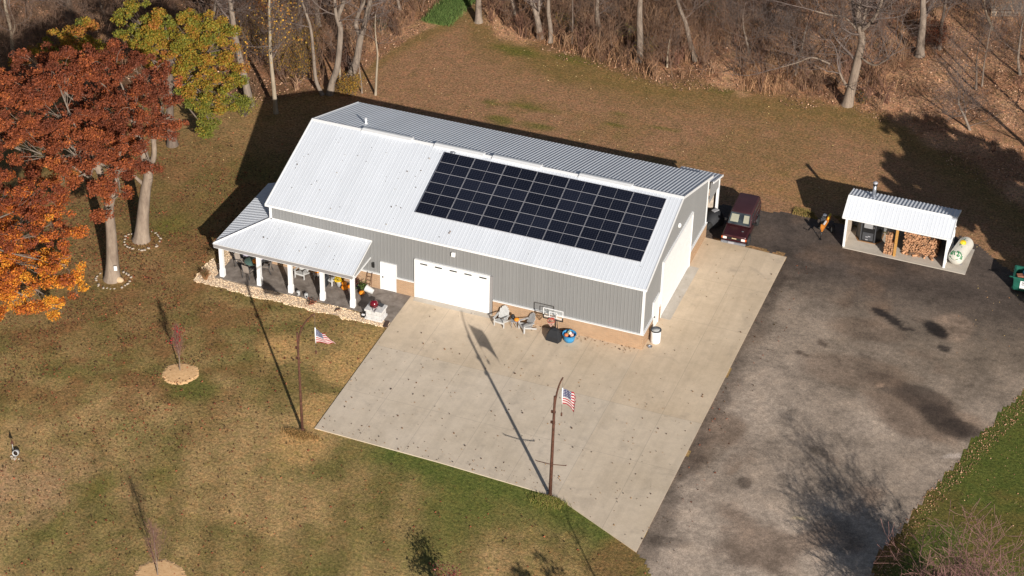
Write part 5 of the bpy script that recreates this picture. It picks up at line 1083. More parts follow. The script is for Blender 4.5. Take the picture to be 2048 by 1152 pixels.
def grow(S_, p, d, ln, r, lev, rr, up=.12, tips=None, spread=.75, fan=(2, 4)):
    n = 4 if lev > 1 else 3; pts = [p]; dd = unit(d)
    for i in range(n):
        dd = unit(dd+np.array([rr.gauss(0, .16), rr.gauss(0, .16), rr.gauss(0, .10)+up*.5])); pts.append(pts[-1]+dd*ln/n)
    r1 = max(r*.45, RMIN[0])
    for i in range(n): S_.add(pts[i], pts[i+1], r+(r1-r)*i/n, r+(r1-r)*(i+1)/n)
    if tips is not None and lev <= 1: tips.append(pts[-1])
    if lev <= 0: return
    for i in range(1, n+1):
        for _ in range(rr.randint(*fan) if i == n else rr.randint(1, max(1, fan[1]-2))):
            side = unit(np.array([rr.gauss(0, 1), rr.gauss(0, 1), rr.gauss(.15, .6)])); side = unit(side-dd*side.dot(dd)) if i == n else unit(side-dd*side.dot(dd))
            nd = unit(dd*(1-spread*.55)+side*spread); fr = rr.uniform(.5, .78)
            grow(S_, pts[i], nd, ln*fr, (r+(r1-r)*i/n)*rr.uniform(.5, .72), lev-1, rr, up, tips, spread, fan)
def bare_tree(label, base, path, r0, seed, name='bare_tree', bark_='bark', group='bare trees along the wood edge', first_branch=.35, nb=9, blen=3.0, lev=3, r_top=.35, forks=(), up=.2, twig='twig', cat='tree', fan=(2, 3), rise=(.15, .9)):
    """path: world points from the ground up; branches leave it from first_branch on"""
    rr = random.Random(seed); t = thing(name, label, cat, base, 0, group); off = np.array(base, float)
    P = smooth_path(path, 5); Tk = Segs(); Bn = Segs(); n = len(P)
    for i in range(n-1):
        f0, f1 = i/(n-1), (i+1)/(n-1); k = lambda f: r0*(1+.28*math.exp(-f*n*.6))*(1-(1-r_top)*f); Tk.add(P[i], P[i+1], k(f0), k(f1))
    for fp, fr in forks:
        Q = smooth_path(fp, 5); Lm = Segs(); Lm.poly(Q, fr, fr*.55); Lm.build('limb', bark_, t, 8, off)
        for i in range(3, len(Q), 2):
            d = unit(np.array([rr.gauss(0, 1), rr.gauss(0, 1), .5])); grow(Bn, Q[i], d, blen*rr.uniform(.5, .9), fr*.4, lev-1, rr, up, fan=fan)
        grow(Bn, Q[-1], unit(Q[-1]-Q[-2]), blen, fr*.55, lev, rr, up, fan=fan)
    for b in range(nb):
        f = first_branch+(1-first_branch)*(b+rr.random())/nb; i = min(n-2, int(f*(n-1))); q = rr.uniform(0, 2*PI)
        d = unit(np.array([math.cos(q), math.sin(q), rr.uniform(*rise)])); rad = r0*(1-(1-r_top)*f)*rr.uniform(.3, .5)
        grow(Bn, P[i], d, blen*rr.uniform(.7, 1.15)*(1.1-.5*f), rad, lev, rr, up, fan=fan)
    grow(Bn, P[-1], unit(P[-1]-P[-2]), blen, r0*r_top*.8, lev, rr, up, fan=fan)
    Tk.build('trunk', bark_, t, 9, off); Bn.build('branches', twig, t, 4, off)
    return t, Bn
def pth(base_px, pts, extra=6.0, lean=0.0):
    """trunk path from picture points, all at the depth of the base; continued upward past the frame"""
    b = ground(*base_px); P = [b]
    for q in pts: p = on_y(q[0], q[1], b[1]+lean*(b[1]*0+1)); P.append(p)
    if extra: d = unit(P[-1]-P[-2]); d = unit(d+np.array([0, 0, .6])); P.append(P[-1]+d*extra*.5); P.append(P[-1]+unit(d+np.array([.1, .05, .4]))*extra*.5)
    return b, P
BT = [  # base px, path px, radius, label, options
 ((500, 210), [(490, 160), (474, 90), (463, 20)], .30, 'thick leaning bare trunk right of the yellow-green maple', dict(first_branch=.55, extra=5)),
 ((552, 226), [(548, 180), (541, 110), (540, 70)], .17, 'pale straight trunk with sparse yellow leaves, left of the barn ridge', dict(bark_='bark_birch', first_branch=.35, nb=10, blen=2.0, extra=4, leaves=1)),
 ((645, 190), [(632, 160), (627, 110), (621, 55), (606, 8)], .15, 'thin crooked bare trunk behind the left end of the ridge', dict(first_branch=.5, nb=5, blen=2.2, extra=4)),
 ((660, 188), [(664, 165), (675, 130), (681, 60), (676, 35), (688, 0)], .27, 'S-curved thick bare trunk behind the left end of the ridge', dict(first_branch=.62, nb=5, extra=6, forks=1)),
 ((682, 176), [(680, 150), (678, 110)], .10, 'thin pale stem right against the S-curved trunk', dict(bark_='bark_birch', nb=4, blen=1.4, extra=2, lev=2)),
 ((700, 152), [(712, 125), (720, 80), (726, 60), (740, 0)], .30, 'thick forked bare trunk leaning right, left of the rear lawn', dict(first_branch=.7, nb=4, extra=6, forks=2)),
 ((751, 190), [(753, 150), (755, 110), (752, 80)], .09, 'slender pale sapling trunk standing alone at the lawn edge behind the ridge', dict(bark_='bark_birch', first_branch=.5, nb=5, blen=1.6, extra=2, lev=2)),
 ((724, 186), [(722, 160), (719, 140)], .06, 'tiny pale stem between the forked trunk and the lone sapling', dict(nb=3, blen=1.2, extra=1.2, lev=2)),
 ((594, 108), [(598, 70), (600, 25)], .26, 'grey bare trunk deep in the wood above the pale yellow-leaved tree', dict(first_branch=.4, extra=6, bark_='bark_dark')),
 ((637, 52), [(634, 20), (630, -10)], .22, 'brown trunk cut by the top of the photo left of the S-curved trunk', dict(first_branch=.6, extra=6)),
 ((957, 44), [(957, 20), (957, -10)], .30, 'thick straight trunk right of the green grass path', dict(first_branch=.5, extra=7)),
 ((1080, 76), [(1077, 50), (1070, 20), (1062, -5)], .27, 'stout pale trunk leaning left, lower of the pair on the lawn edge', dict(first_branch=.5, nb=6, extra=7, forks=3)),
 ((1100, 84), [(1101, 60), (1097, 25), (1097, -10)], .20, 'pale straight trunk just right of the stout leaning one', dict(first_branch=.6, nb=5, extra=7)),
 ((1144, 88), [(1145, 50), (1145, 10)], .08, 'thin brown sapling among the brush in the middle of the wood edge', dict(nb=4, blen=1.5, extra=2, bark_='bark_dark', lev=2)),
 ((1202, 72), [(1196, 45), (1194, 20), (1196, -10)], .22, 'grey trunk with spreading bare limbs left of the tall straight one', dict(first_branch=.3, nb=7, blen=3.2, extra=6)),
 ((1279, 122), [(1280, 80), (1279, 30), (1281, -10)], .29, 'tall straight grey trunk in the middle of the wood edge', dict(first_branch=.5, nb=6, extra=7)),
 ((1334, 135), [(1335, 110), (1337, 96)], .07, 'short thin pale stem between the straight and the curved grey trunks', dict(nb=3, blen=1.3, extra=.8, lev=2, bark_='bark_birch')),
 ((1391, 122), [(1380, 85), (1371, 45), (1358, 12)], .21, 'curved grey trunk bending left over the tall dry grass', dict(first_branch=.45, nb=7, blen=2.8, extra=4)),
 ((1694, 210), [(1705, 165), (1716, 118), (1724, 80), (1719, 55)], .38, 'big spreading bare tree at the corner of the rear lawn', dict(first_branch=.30, nb=7, blen=3.2, extra=2, forks=4, lev=3, bark_='bark_oak', up=.1)),
 ((1839, 112), [(1842, 75), (1846, 40), (1846, 0)], .34, 'thick bare trunk beside the red-brown bush, upper right', dict(first_branch=.3, nb=7, blen=3.0, extra=6)),
 ((1879, 100), [(1882, 60), (1890, 10)], .15, 'thin dark trunk right of the red-brown bush', dict(first_branch=.3, nb=7, blen=2.4, extra=4, bark_='bark_dark')),
 ((1952, 178), [(1953, 150), (1953, 130)], .09, 'small forked bare tree in the leaf litter at the upper right', dict(first_branch=.4, nb=5, blen=2.4, extra=1.5, bark_='bark_dark')),
 ((1964, 172), [(1968, 130), (1975, 90)], .07, 'slim pale stem next to the small forked tree, upper right', dict(nb=4, blen=1.6, extra=2, lev=2)),
 ((1940, 262), [(1930, 235), (1920, 215)], .10, 'low twiggy bare tree above the big shadow at the right', dict(first_branch=.1, nb=9, blen=2.3, extra=.8, up=.05)),
 ((1985, 60), [(1978, 40), (1972, 25)], .12, 'twisted pale bare tree beside the plank platform', dict(first_branch=.2, nb=8, blen=2.4, extra=1.5, bark_='bark_birch')),
 ((2040, 150), [(2036, 120), (2040, 80)], .12, 'thin bare tree at the right edge of the photo', dict(first_branch=.2, nb=7, blen=2.6, extra=2)),
 ((26, 112), [(22, 60), (12, 20), (8, -10)], .15, 'pale slender double trunk at the far left of the wood', dict(first_branch=.3, nb=7, blen=2.6, extra=4, bark_='bark_birch', forks=5)),
 ((140, 42), [(138, 15), (134, -10)], .34, 'thick dark trunk above the left yellow-green maple', dict(first_branch=.25, nb=8, blen=3.4, extra=6, bark_='bark_dark')),
 ((215, 50), [(205, 20), (192, -10)], .12, 'thin tree with tangled bare twigs between the two yellow-green maples', dict(first_branch=.1, nb=9, blen=2.6, extra=3)),
 ((418, 70), [(425, 40), (432, 5)], .18, 'bare grey tree behind the right yellow-green maple', dict(first_branch=.2, nb=8, blen=3.0, extra=4)),
 ((800, 20), [(795, 0), (790, -20)], .14, 'hazy grey twiggy tree left of the green grass path', dict(first_branch=.0, nb=12, blen=2.4, extra=2, lev=4)),
 ((1500, 120), [(1495, 90), (1488, 60)], .10, 'low bushy bare tree in the brush left of the big spreading tree', dict(first_branch=.05, nb=10, blen=2.2, extra=1.5)),
 ((1590, 150), [(1600, 110), (1606, 85)], .12, 'crooked pale bare tree left of the big spreading tree', dict(first_branch=.2, nb=8, blen=2.6, extra=1.5)),
 ((1245, 70), [(1240, 40), (1236, 0)], .10, 'slim bare tree behind the tall straight grey trunk', dict(first_branch=.2, nb=6, blen=2.2, extra=3)),
 ((1030, 30), [(1026, 10), (1020, -10)], .12, 'slim bare tree at the top between the green path and the leaning pair', dict(first_branch=.2, nb=6, blen=2.2, extra=3)),
 ((1760, 40), [(1766, 10), (1770, -10)], .13, 'slim bare tree at the top right of the big spreading tree', dict(first_branch=.1, nb=8, blen=2.6, extra=3)),
]
for k, (b, pts, r0, lab, o) in enumerate(BT):
    base, P = pth(b, pts, o.pop('extra', 6)); fk = o.pop('forks', 0); lv = o.pop('leaves', 0); F_ = []
    y0 = base[1]
    if fk == 1: F_ = [([on_y(681, 60, y0), on_y(672, 30, y0-.2), on_y(669, -10, y0-.3), on_y(664, -60, y0-.4)], .14)]
    if fk == 2: F_ = [([on_y(722, 75, y0), on_y(712, 50, y0+.2), on_y(718, 25, y0+.3), on_y(730, 0, y0+.4), on_y(736, -40, y0+.4)], .18)]
    if fk == 3: F_ = [([on_y(1074, 32, y0), on_y(1078, 15, y0), on_y(1077, -10, y0)], .15)]
    if fk == 4: F_ = [([on_y(1721, 62, y0), on_y(1738, 48, y0-.3), on_y(1756, 22, y0-.5), on_y(1766, -10, y0-.6)], .17), ([on_y(1721, 60, y0), on_y(1730, 30, y0+.3), on_y(1735, 0, y0+.3)], .14), ([on_y(1713, 58, y0), on_y(1706, 20, y0+.6), on_y(1703, -10, y0+.8)], .12),
                      ([on_y(1698, 180, y0), on_y(1686, 160, y0-.2), on_y(1679, 145, y0-.3)], .13), ([on_y(1718, 110, y0), on_y(1735, 125, y0-.5), on_y(1752, 130, y0-.9), on_y(1775, 118, y0-1.2)], .09), ([on_y(1660, 128, y0-.2), on_y(1625, 115, y0-.4), on_y(1595, 125, y0-.6), on_y(1560, 135, y0-.9)], .07), ([on_y(1714, 60, y0), on_y(1690, 35, y0-.4), on_y(1660, 30, y0-.8), on_y(1630, 22, y0-1)], .08)]
    if fk == 5: F_ = [([on_y(22, 80, y0), on_y(30, 50, y0), on_y(24, 30, y0)], .08)]
    t, bn = bare_tree(lab, base, P, r0, 100+k, forks=F_, **o)
    if lv:
        tp = np.array(bn.p1); tp = tp[rng.choice(len(tp), 900)]+rng.normal(0, .18, (900, 3)); V, F = leaf_geo(tp-np.array(base), np.full(900, .13)); pal = np.array([alb(190, 140, 50), alb(150, 120, 50), alb(170, 110, 50)])
        np_mesh('foliage', V, F, 'leaf', t, {'Col': np.repeat(pal[rng.choice(3, 900)], 4, 0)})
RMIN[0] = .012
# trees outside the frame whose shadows fall into the picture
for k, (b, h, r0, lab, o) in enumerate((((46.9, -20.0, 0), 2.6, .16, 'vase shaped reddish bare tree rising from the lower right corner', dict(first_branch=.12, nb=16, blen=3.3, up=.12, rise=(.9, 2.6), lev=3, twig='twig_red', bark_='bark_dark', fan=(2, 4))),
      ((34.4, -27.7, 0), 6.6, .07, 'slim bare tree below the concrete corner, known by its thin shadow', dict(first_branch=.3, nb=9, blen=1.2, lev=2)),
      ((46.5, 27.5, 0), 9, .22, 'bare tree beyond the right edge throwing long trunk shadows on the litter', dict(first_branch=.35, nb=7, blen=3)),
      ((50.5, 33.0, 0), 10, .28, 'thick bare tree beyond the right edge throwing a broad shadow near the platform', dict(first_branch=.4, nb=7, blen=3.2)),
      ((45.0, 33.5, 0), 8, .16, 'slim bare tree beyond the right edge above the big shadow', dict(first_branch=.35, nb=6, blen=2.6)))):
    RMIN[0] = .012 if k == 0 else .0055
    b = np.array(b, float); P = [b, b+np.array([.05, 0, h*.33]), b+np.array([-.1, .1, h*.66]), b+np.array([.1, .1, h])]
    bare_tree(lab, b, P, r0, 300+k, name='bare_tree', group='bare trees around the yard', **o)

RMIN[0] = .0055
# leafy crowns
def leafy_tree(label, base, trunk_pts, r0, lobes, palette, seed, per=250, size=.135, bark_='bark_oak', name='oak_tree', group=None, dens=8.2, branch_r=.10, stems=None):
    rr = random.Random(seed); r2 = np.random.default_rng(seed); t = thing(name, label, 'tree', base, 0, group); off = np.array(base, float); Tk = Segs(); Bn = Segs(); P = smooth_path(trunk_pts, 5); n = len(P)
    for i in range(n-1): k = lambda f: r0*(1+.5*math.exp(-f*n*.5))*(1-.5*f); Tk.add(P[i], P[i+1], k(i/(n-1)), k((i+1)/(n-1)))
    for q, fr in (stems or []): Lm = Segs(); Lm.poly(smooth_path(q, 4), fr, fr*.6); Lm.build('limb', bark_, t, 9, off)
    Cs = []; Ks = []; pal = np.array(palette)
    for li, (c, rad, tone) in enumerate(lobes):
        c = np.array(c, float); a = P[rr.randrange(int(n*.6), n)] if rr.random() < .7 else P[-1]
        mid = (a+c)/2+np.array([rr.gauss(0, .3), rr.gauss(0, .3), -.25]); Q = smooth_path([a, mid, c], 4); Bn.poly(Q, branch_r*.95, branch_r*.3)
        nc = max(4, int(dens*rad*rad))
        for j in range(nc):
            v = r2.normal(size=3); v /= np.linalg.norm(v); v[2] = v[2]*.85+.12; cc = c+v*rad*np.array([1, 1, .82])*r2.uniform(.55, 1.12)
            if cc[2] < .6: cc[2] = .6+r2.random()*.5
            if j % 2 == 0: Bn.poly(smooth_path([mid+(c-mid)*r2.uniform(.3, 1), (c+cc)/2+r2.normal(0, .18, 3), cc], 3), branch_r*.16, .006)
            cr = r2.uniform(.22, .54); m = int(per*(cr/.5)**2*r2.uniform(.7, 1.2)); L_ = r2.normal(0, 1, (m, 3)); L_ /= np.linalg.norm(L_, axis=1, keepdims=True); L_ = L_*(r2.random((m, 1))**.45)*cr*np.array([1.05, 1.05, .72])+cc; L_[:, 2] = np.maximum(L_[:, 2], .05); Cs.append(L_)
            k0 = np.clip(tone+r2.normal(0, .17), 0, .999); ks = np.clip(k0+r2.normal(0, .16, m), 0, .999)*len(pal); Ks.append(ks.astype(int))
    C = np.concatenate(Cs); K = np.concatenate(Ks); V, F = leaf_geo(C-off, np.full(len(C), size), 0, r2, up=.45); col = pal[K]*r2.uniform(.72, 1.2, (len(C), 1))
    Tk.build('trunk', bark_, t, 12, off); Bn.build('branches', 'bark' if bark_ == 'bark_oak' else 'bark_dark', t, 5, off); np_mesh('crown', V, F, 'leaf', t, {'Col': np.repeat(col, 4, 0)}); return t
def lob(lst, y0): return [(on_y(a, b, y0+dy), r_, tn) for (a, b, dy, r_, tn) in lst]
def leafc(r, g, b): return np.array(lin(r, g, b)[:3])*1.02
RUST = [leafc(108, 58, 40), leafc(126, 67, 43), leafc(142, 76, 45), leafc(160, 88, 50), leafc(186, 110, 54)]
ORNG = [leafc(124, 64, 42), leafc(152, 80, 42), leafc(182, 100, 42), leafc(206, 126, 42), leafc(212, 150, 50)]
YEL = [leafc(108, 112, 44), leafc(128, 120, 42), leafc(146, 120, 42), leafc(158, 114, 44), leafc(154, 98, 48)]
b1 = ground(225, 558)
leafy_tree('rust red oak with its trunk in a stone ring nearest the lawn', b1, [b1, on_y(224, 500, b1[1]), on_y(220, 440, b1[1]), on_y(212, 380, b1[1]), on_y(190, 320, b1[1])], .40,
  lob([(60, 180, 1, 2.0, .30), (110, 150, 1.5, 1.9, .25), (40, 240, 0, 2.1, .35), (120, 230, .3, 2.2, .30), (60, 300, -1, 2.1, .45), (140, 300, -1, 2.0, .40), (200, 310, -.8, 1.7, .40), (110, 360, -1.2, 1.5, .55), (240, 340, -.3, 1.3, .42), (10, 180, 2, 1.8, .3), (-40, 260, 1, 2.4, .4), (205, 418, -1.0, .95, .40), (240, 385, -.5, .8, .42), (180, 380, -.6, .7, .5), (200, 365, -1.3, .8, .4), (225, 372, -1.0, .7, .42)], b1[1]), RUST, 21, stems=[([on_y(218, 430, b1[1]), on_y(232, 360, b1[1]+.4), on_y(240, 300, b1[1]+.8)], .2)])
b2 = ground(283, 480)
leafy_tree('rust red oak standing further back, second trunk with stone ring', b2, [b2, on_y(286, 430, b2[1]), on_y(291, 380, b2[1]), on_y(296, 345, b2[1]), on_y(280, 280, b2[1]), on_y(260, 220, b2[1])], .42,
  lob([(170, 130, .5, 1.7, .18), (230, 140, 1, 1.8, .18), (290, 150, .3, 1.7, .20), (330, 180, 0, 1.5, .18), (340, 235, -.5, 1.3, .20), (310, 270, -.8, 1.4, .25), (240, 220, 0, 1.9, .28), (180, 200, .8, 1.9, .24), (270, 215, -1, 1.6, .28), (230, 280, -1.3, 1.6, .35), (300, 325, -.4, .9, .25), (180, 260, -.8, 1.6, .35), (260, 330, -.8, 1.0, .3), (70, 130, 1.5, 1.4, .2)], b2[1]), RUST, 22, stems=[([on_y(296, 350, b2[1]), on_y(308, 310, b2[1]), on_y(306, 270, b2[1]-.2)], .22), ([on_y(288, 370, b2[1]), on_y(272, 355, b2[1]-.3), on_y(262, 345, b2[1]-.5)], .13)])
b3 = np.array([-15.2, -13.2, 0.])
leafy_tree('orange and yellow oak hanging in from the left edge', b3, [b3, b3+[.1, .1, 2.2], b3+[.3, 0, 4.4], b3+[.8, .2, 7.0]], .40,
  lob([(10, 390, 1, 1.9, .12), (80, 400, .6, 1.7, .15), (40, 460, 0, 1.9, .26), (110, 460, -.2, 1.6, .32), (-20, 500, 0, 2.2, .36), (60, 530, -.6, 1.7, .60), (130, 530, -.6, 1.25, .60), (150, 570, -.4, .9, .68), (20, 580, -.8, 1.5, .62), (90, 590, -.8, 1.1, .75), (110, 618, -.6, .65, .80), (40, 610, -.8, .8, .70), (5, 630, -.6, .6, .55), (-60, 420, 1, 2.4, .4)], b3[1]), ORNG, 23, size=.13)
b4 = np.array([-19.8, 11.5, 0.])
leafy_tree('small yellow-green maple behind the red oaks, left of the gap', b4, [b4, b4+[0, 0, 2.5], b4+[.2, .1, 5.5]], .24, lob([(115, 85, .3, 1.3, .45), (160, 70, 0, 1.5, .50), (200, 95, -.3, 1.35, .40), (150, 110, -.5, 1.5, .30), (195, 125, -.6, 1.1, .25), (100, 110, 0, 1.0, .45), (40, 120, .2, .75, .55), (60, 112, .2, .7, .6)], b4[1]), YEL, 24, bark_='bark_dark', name='maple_tree', group='yellow-green maples', dens=8)
b5 = ground(345, 290)
leafy_tree('wide yellow-green maple nearest the barn, branches down to the grass', b5, [b5, b5+[0, 0, 2.4], b5+[.2, .1, 5.0], b5+[.1, .2, 7]], .30, lob([(275, 40, .3, 1.35, .30), (290, 75, .3, 1.1, .28), (330, 50, .3, 1.0, .45), (375, 55, .2, 1.55, .35), (415, 60, .1, 1.3, .45), (310, 90, -.2, 1.25, .65), (355, 90, -.2, 1.2, .4), (440, 100, 0, 1.25, .5), (395, 110, -.4, 1.35, .55), (455, 140, -.2, 1.0, .45), (420, 145, -.6, 1.25, .6), (385, 150, -.6, 1.0, .5), (425, 185, -.7, 1.1, .4), (400, 205, -.8, .9, .3), (418, 240, -.8, .8, .12), (430, 215, -.6, .8, .2), (465, 205, -.2, .7, .2), (480, 200, .2, .5, .1), (300, 115, .2, .9, .7), (415, 260, -.7, .5, .08), (345, 130, -.2, 1.2, .55), (310, 60, .2, 1.2, .4), (265, 70, .3, .9, .3), (440, 70, 0, 1.0, .4), (380, 180, -.4, .9, .45), (465, 165, -.1, .8, .3)], b5[1]), YEL, 25, bark_='bark_dark', name='maple_tree', group='yellow-green maples', dens=9.5)
# crown beyond the right edge: its shadow covers the grass behind the shed
b6 = np.array([53.5, 10.0, 0.]); r6 = random.Random(5)
leafy_tree('dense oak beyond the right edge, known by the wide shadow behind the shed', b6, [b6, b6+[0, 0, 3], b6+[.2, 0, 6], b6+[.1, .2, 9]], .45, [(b6+np.array([r6.uniform(-3.6, 3.6), r6.uniform(-3.6, 3.6), r6.uniform(3.2, 11)]), r6.uniform(1.9, 2.6), r6.uniform(.2, .6)) for _ in range(30)], RUST, 26, per=150, size=.26, dens=11)
b7 = ground(893, 1222)
leafy_tree('small dark red ornamental tree at the bottom edge', b7, [b7, b7+[0, 0, 1.0], b7+[.1, 0, 1.9]], .07, [(b7+np.array([r6.uniform(-.7, .7), r6.uniform(-.6, .6), r6.uniform(1.3, 2.5)]), r6.uniform(.22, .4), r6.uniform(.1, .4)) for _ in range(15)], [leafc(110, 50, 50), leafc(140, 80, 74), leafc(160, 110, 96)], 27, per=22, size=.10, bark_='bark_dark', name='ornamental_tree', dens=12, branch_r=.035)
b8 = np.array([32.6, -31.0, 0.])
leafy_tree('thin crowned tree below the frame, known by its blotchy shadow on the lawn', b8, [b8, b8+[0, 0, 2], b8+[.1, 0, 4.2]], .12, [(b8+np.array([r6.uniform(-2.2, 2.2), r6.uniform(-1.6, 1.6), r6.uniform(2.6, 5.6)]), r6.uniform(.4, .8), r6.uniform(.2, .6)) for _ in range(16)], ORNG, 28, per=70, size=.15, bark_='bark_dark', name='ornamental_tree', dens=6, branch_r=.05)
# young trees in the mulch rings
RMIN[0] = .003
def sapling(label, base, h, seed, red):
    rr = random.Random(seed); r2 = np.random.default_rng(seed); base = np.array(base); t = thing('sapling', label, 'young tree', base, 0, 'young trees in mulch rings'); Tk = Segs(); Bn = Segs()
    P = smooth_path([base, base+[.02, 0, h*.3], base+[-.03, .02, h*.6], base+[0, 0, h]], 4); Tk.poly(P, .035, .01)
    for i in range(20):
        f = rr.uniform(.28, .95); p = P[int(f*(len(P)-1))]; q = rr.uniform(0, 2*PI); d = unit(np.array([math.cos(q)*.42, math.sin(q)*.42, 1])); grow(Bn, p, d, h*.36*(1.15-f*.75), .011, 2, rr, .5, fan=(2, 3), spread=.4)
    Tk.build('trunk', 'bark', t, 7, base); Bn.build('branches', 'twig_red', t, 3, base)
    if red:
        tp = np.array(Bn.p1); hi = tp[:, 2] > h*.72; a = tp[hi]; a = a[r2.choice(len(a), 110)]+r2.normal(0, .06, (110, 3)); b_ = tp[r2.choice(len(tp), 190)]+r2.normal(0, .05, (190, 3)); C = np.concatenate([a, b_]); V, F = leaf_geo(C-base, np.concatenate([np.full(110, .10), np.full(190, .05)])); c = np.concatenate([np.tile(leafc(170, 40, 46), (110, 1)), np.tile(leafc(120, 66, 60), (190, 1))]); np_mesh('foliage', V, F, 'leaf', t, {'Col': np.repeat(c, 4, 0)})
sapling('young tree with a few red leaves, in the mulch ring on the lawn', (.02, -12.35, .05), 2.75, 41, True); sapling('bare reddish young tree in the mulch ring at the bottom edge', (7.4, -28.5, .05), 3.1, 42, False)

RMIN[0] = .0055
# stone rings round the two oaks
m = MB(); m.sphere((0, 0, .35), .5, 1, .8, .75, 8, 5); s0 = m.build('ring_stone', 'stone_white'); r3 = random.Random(8)
for j, v in enumerate(s0.data.vertices): v.co += Vector((r3.uniform(-.06, .06), r3.uniform(-.06, .06), r3.uniform(-.05, .05)))
first = True
for (b, n, ra, lab, gr) in ((b1, 22, 1.02, 'pale stone in the ring round the front oak trunk', 'stones round the front oak'), (b2, 24, 1.12, 'pale stone in the ring round the rear oak trunk', 'stones round the rear oak')):
    for i in range(n):
        q = 2*PI*(i+r3.uniform(-.3, .3))/n; o = s0 if first else s0.copy()
        if not first: COL.objects.link(o)
        first = False; s = r3.uniform(.12, .26); o.location = (b[0]+.1+ra*math.cos(q)*r3.uniform(.85, 1.12), b[1]-.1+ra*math.sin(q)*r3.uniform(.92, 1.08), 0); o.rotation_euler = (0, 0, r3.uniform(0, 6)); o.scale = (s, s*r3.uniform(.7, 1), s*.6); tag(o, lab, 'stone', gr)
m = MB(); m.sphere((0, 0, .12), .42, 1, .55, .5, 12, 6); o = m.build('boulder', 'stone_white'); q = ground(236, 562); o.location = (q[0], q[1], 0); MATS['boulder'] = paint('tan_boulder', (.5, .36, .22, 1), .9); o.data.materials[0] = MATS['boulder']; tag(o, 'flat tan boulder at the foot of the front oak', 'boulder')
q = on_y(229, 536, b1[1]-.42); m = MB(); m.bb((-.1, -.02, -.16), (.1, .02, .16)); o = m.build('tree_plaque', 'white_trim'); o.location = (q[0]+.08, q[1]-.02, q[2]); o.rotation_euler = (0, 0, .35); tag(o, 'small pale plaque fixed low on the front oak trunk', 'sign')

# ------------------------------------------------------------------ brush and dry grass at the wood edge
def in_view(x, y, mx=90):
    p = project(np.stack([x, y, x*0+.5], 1)); return (p[:, 0] > -mx)&(p[:, 0] < 2048+mx)&(p[:, 1] > -80)
N = 4600; x = rng.uniform(-36, 46, N); y = rng.uniform(9, 62, N); q = y-wood_edge(x); cl = fbm(x, y, .3, 3, 14)
open_r = sm(29.5, 32.5, x)*sm(26, 14, q)          # the open leaf floor on the right
path = (np.abs(x+3.1-.05*(y-36)) < 1.5)
k = (q > .3)&(q < 24)&in_view(x, y)&~path&(rng.random(N) < np.clip((cl-.26)*3.2, .08, 1)*(1-.95*open_r)*np.where(x < -10, .6, 1)); x, y = x[k], y[k]; n = len(x)
A = []; B = []; RA = []; RB = []; CC = []; pal = np.array([alb(106, 78, 60), alb(90, 66, 54), alb(122, 92, 70), alb(100, 70, 58), alb(136, 106, 82)])
r4 = np.random.default_rng(77)
for i in range(n):
    ns = r4.integers(7, 12); h = r4.uniform(.7, 2.3); a = r4.uniform(0, 2*PI, ns); sp_ = r4.uniform(.2, .85, ns)*h*.6; p0 = np.stack([x[i]+r4.normal(0, .12, ns), y[i]+r4.normal(0, .12, ns), np.zeros(ns)], 1)
    dx, dy = np.cos(a)*sp_, np.sin(a)*sp_; p1 = p0+np.stack([dx*.35, dy*.35, h*r4.uniform(.4, .6, ns)], 1); p2 = p1+np.stack([dx*.8+r4.normal(0, .12, ns), dy*.8+r4.normal(0, .12, ns), h*r4.uniform(.15, .5, ns)], 1); p3 = p1+np.stack([dx*.2+r4.normal(0, .25, ns), dy*.2+r4.normal(0, .25, ns), h*r4.uniform(.2, .4, ns)], 1)
    p4 = p2+r4.normal(0, .2, (ns, 3)); c = pal[r4.integers(0, 5)]*r4.uniform(.5, 1.45); s = .013+.013*r4.random()
    A += [p0, p1, p1, p2]; B += [p1, p2, p3, p4]; RA += [np.full(ns, s), np.full(ns, s*.8), np.full(ns, s*.6), np.full(ns, s*.5)]; RB += [np.full(ns, s*.8), np.full(ns, s*.5), np.full(ns, s*.35), np.full(ns, s*.35)]; CC.append(np.tile(c, (4*ns, 1)))
SS = Segs(); r9 = random.Random(91); nS = 0
while nS < 240:
    xx, yy = r9.uniform(-34, 40), r9.uniform(12, 60); q_ = yy-float(wood_edge(xx))
    if q_ < .6 or q_ > 22 or abs(xx+3.1-.05*(yy-36)) < 1.8 or (xx > 29 and q_ < 18 and r9.random() < .9) or not bool(in_view(np.array([xx]), np.array([yy]))[0]): continue
    grow(SS, np.array([xx, yy, 0.]), np.array([r9.gauss(0, .22), r9.gauss(0, .22), 1.]), r9.uniform(1.6, 4.2), r9.uniform(.025, .055), 3, r9, .25, fan=(2, 3)); nS += 1
A.append(np.array(SS.p0)); B.append(np.array(SS.p1)); RA.append(np.array(SS.r0)); RB.append(np.array(SS.r1)); CC.append(np.tile(alb(98, 76, 62), (len(SS.p0), 1)))
V, F = seg_geo(np.concatenate(A), np.concatenate(B), np.concatenate(RA), np.concatenate(RB), 3); tag(np_mesh('brush', V, F, 'blade', None, {'Col': np.repeat(np.concatenate(CC), 6, 0)}), 'tangle of bare brown brush along the edge of the wood', 'brush', None, 'stuff')
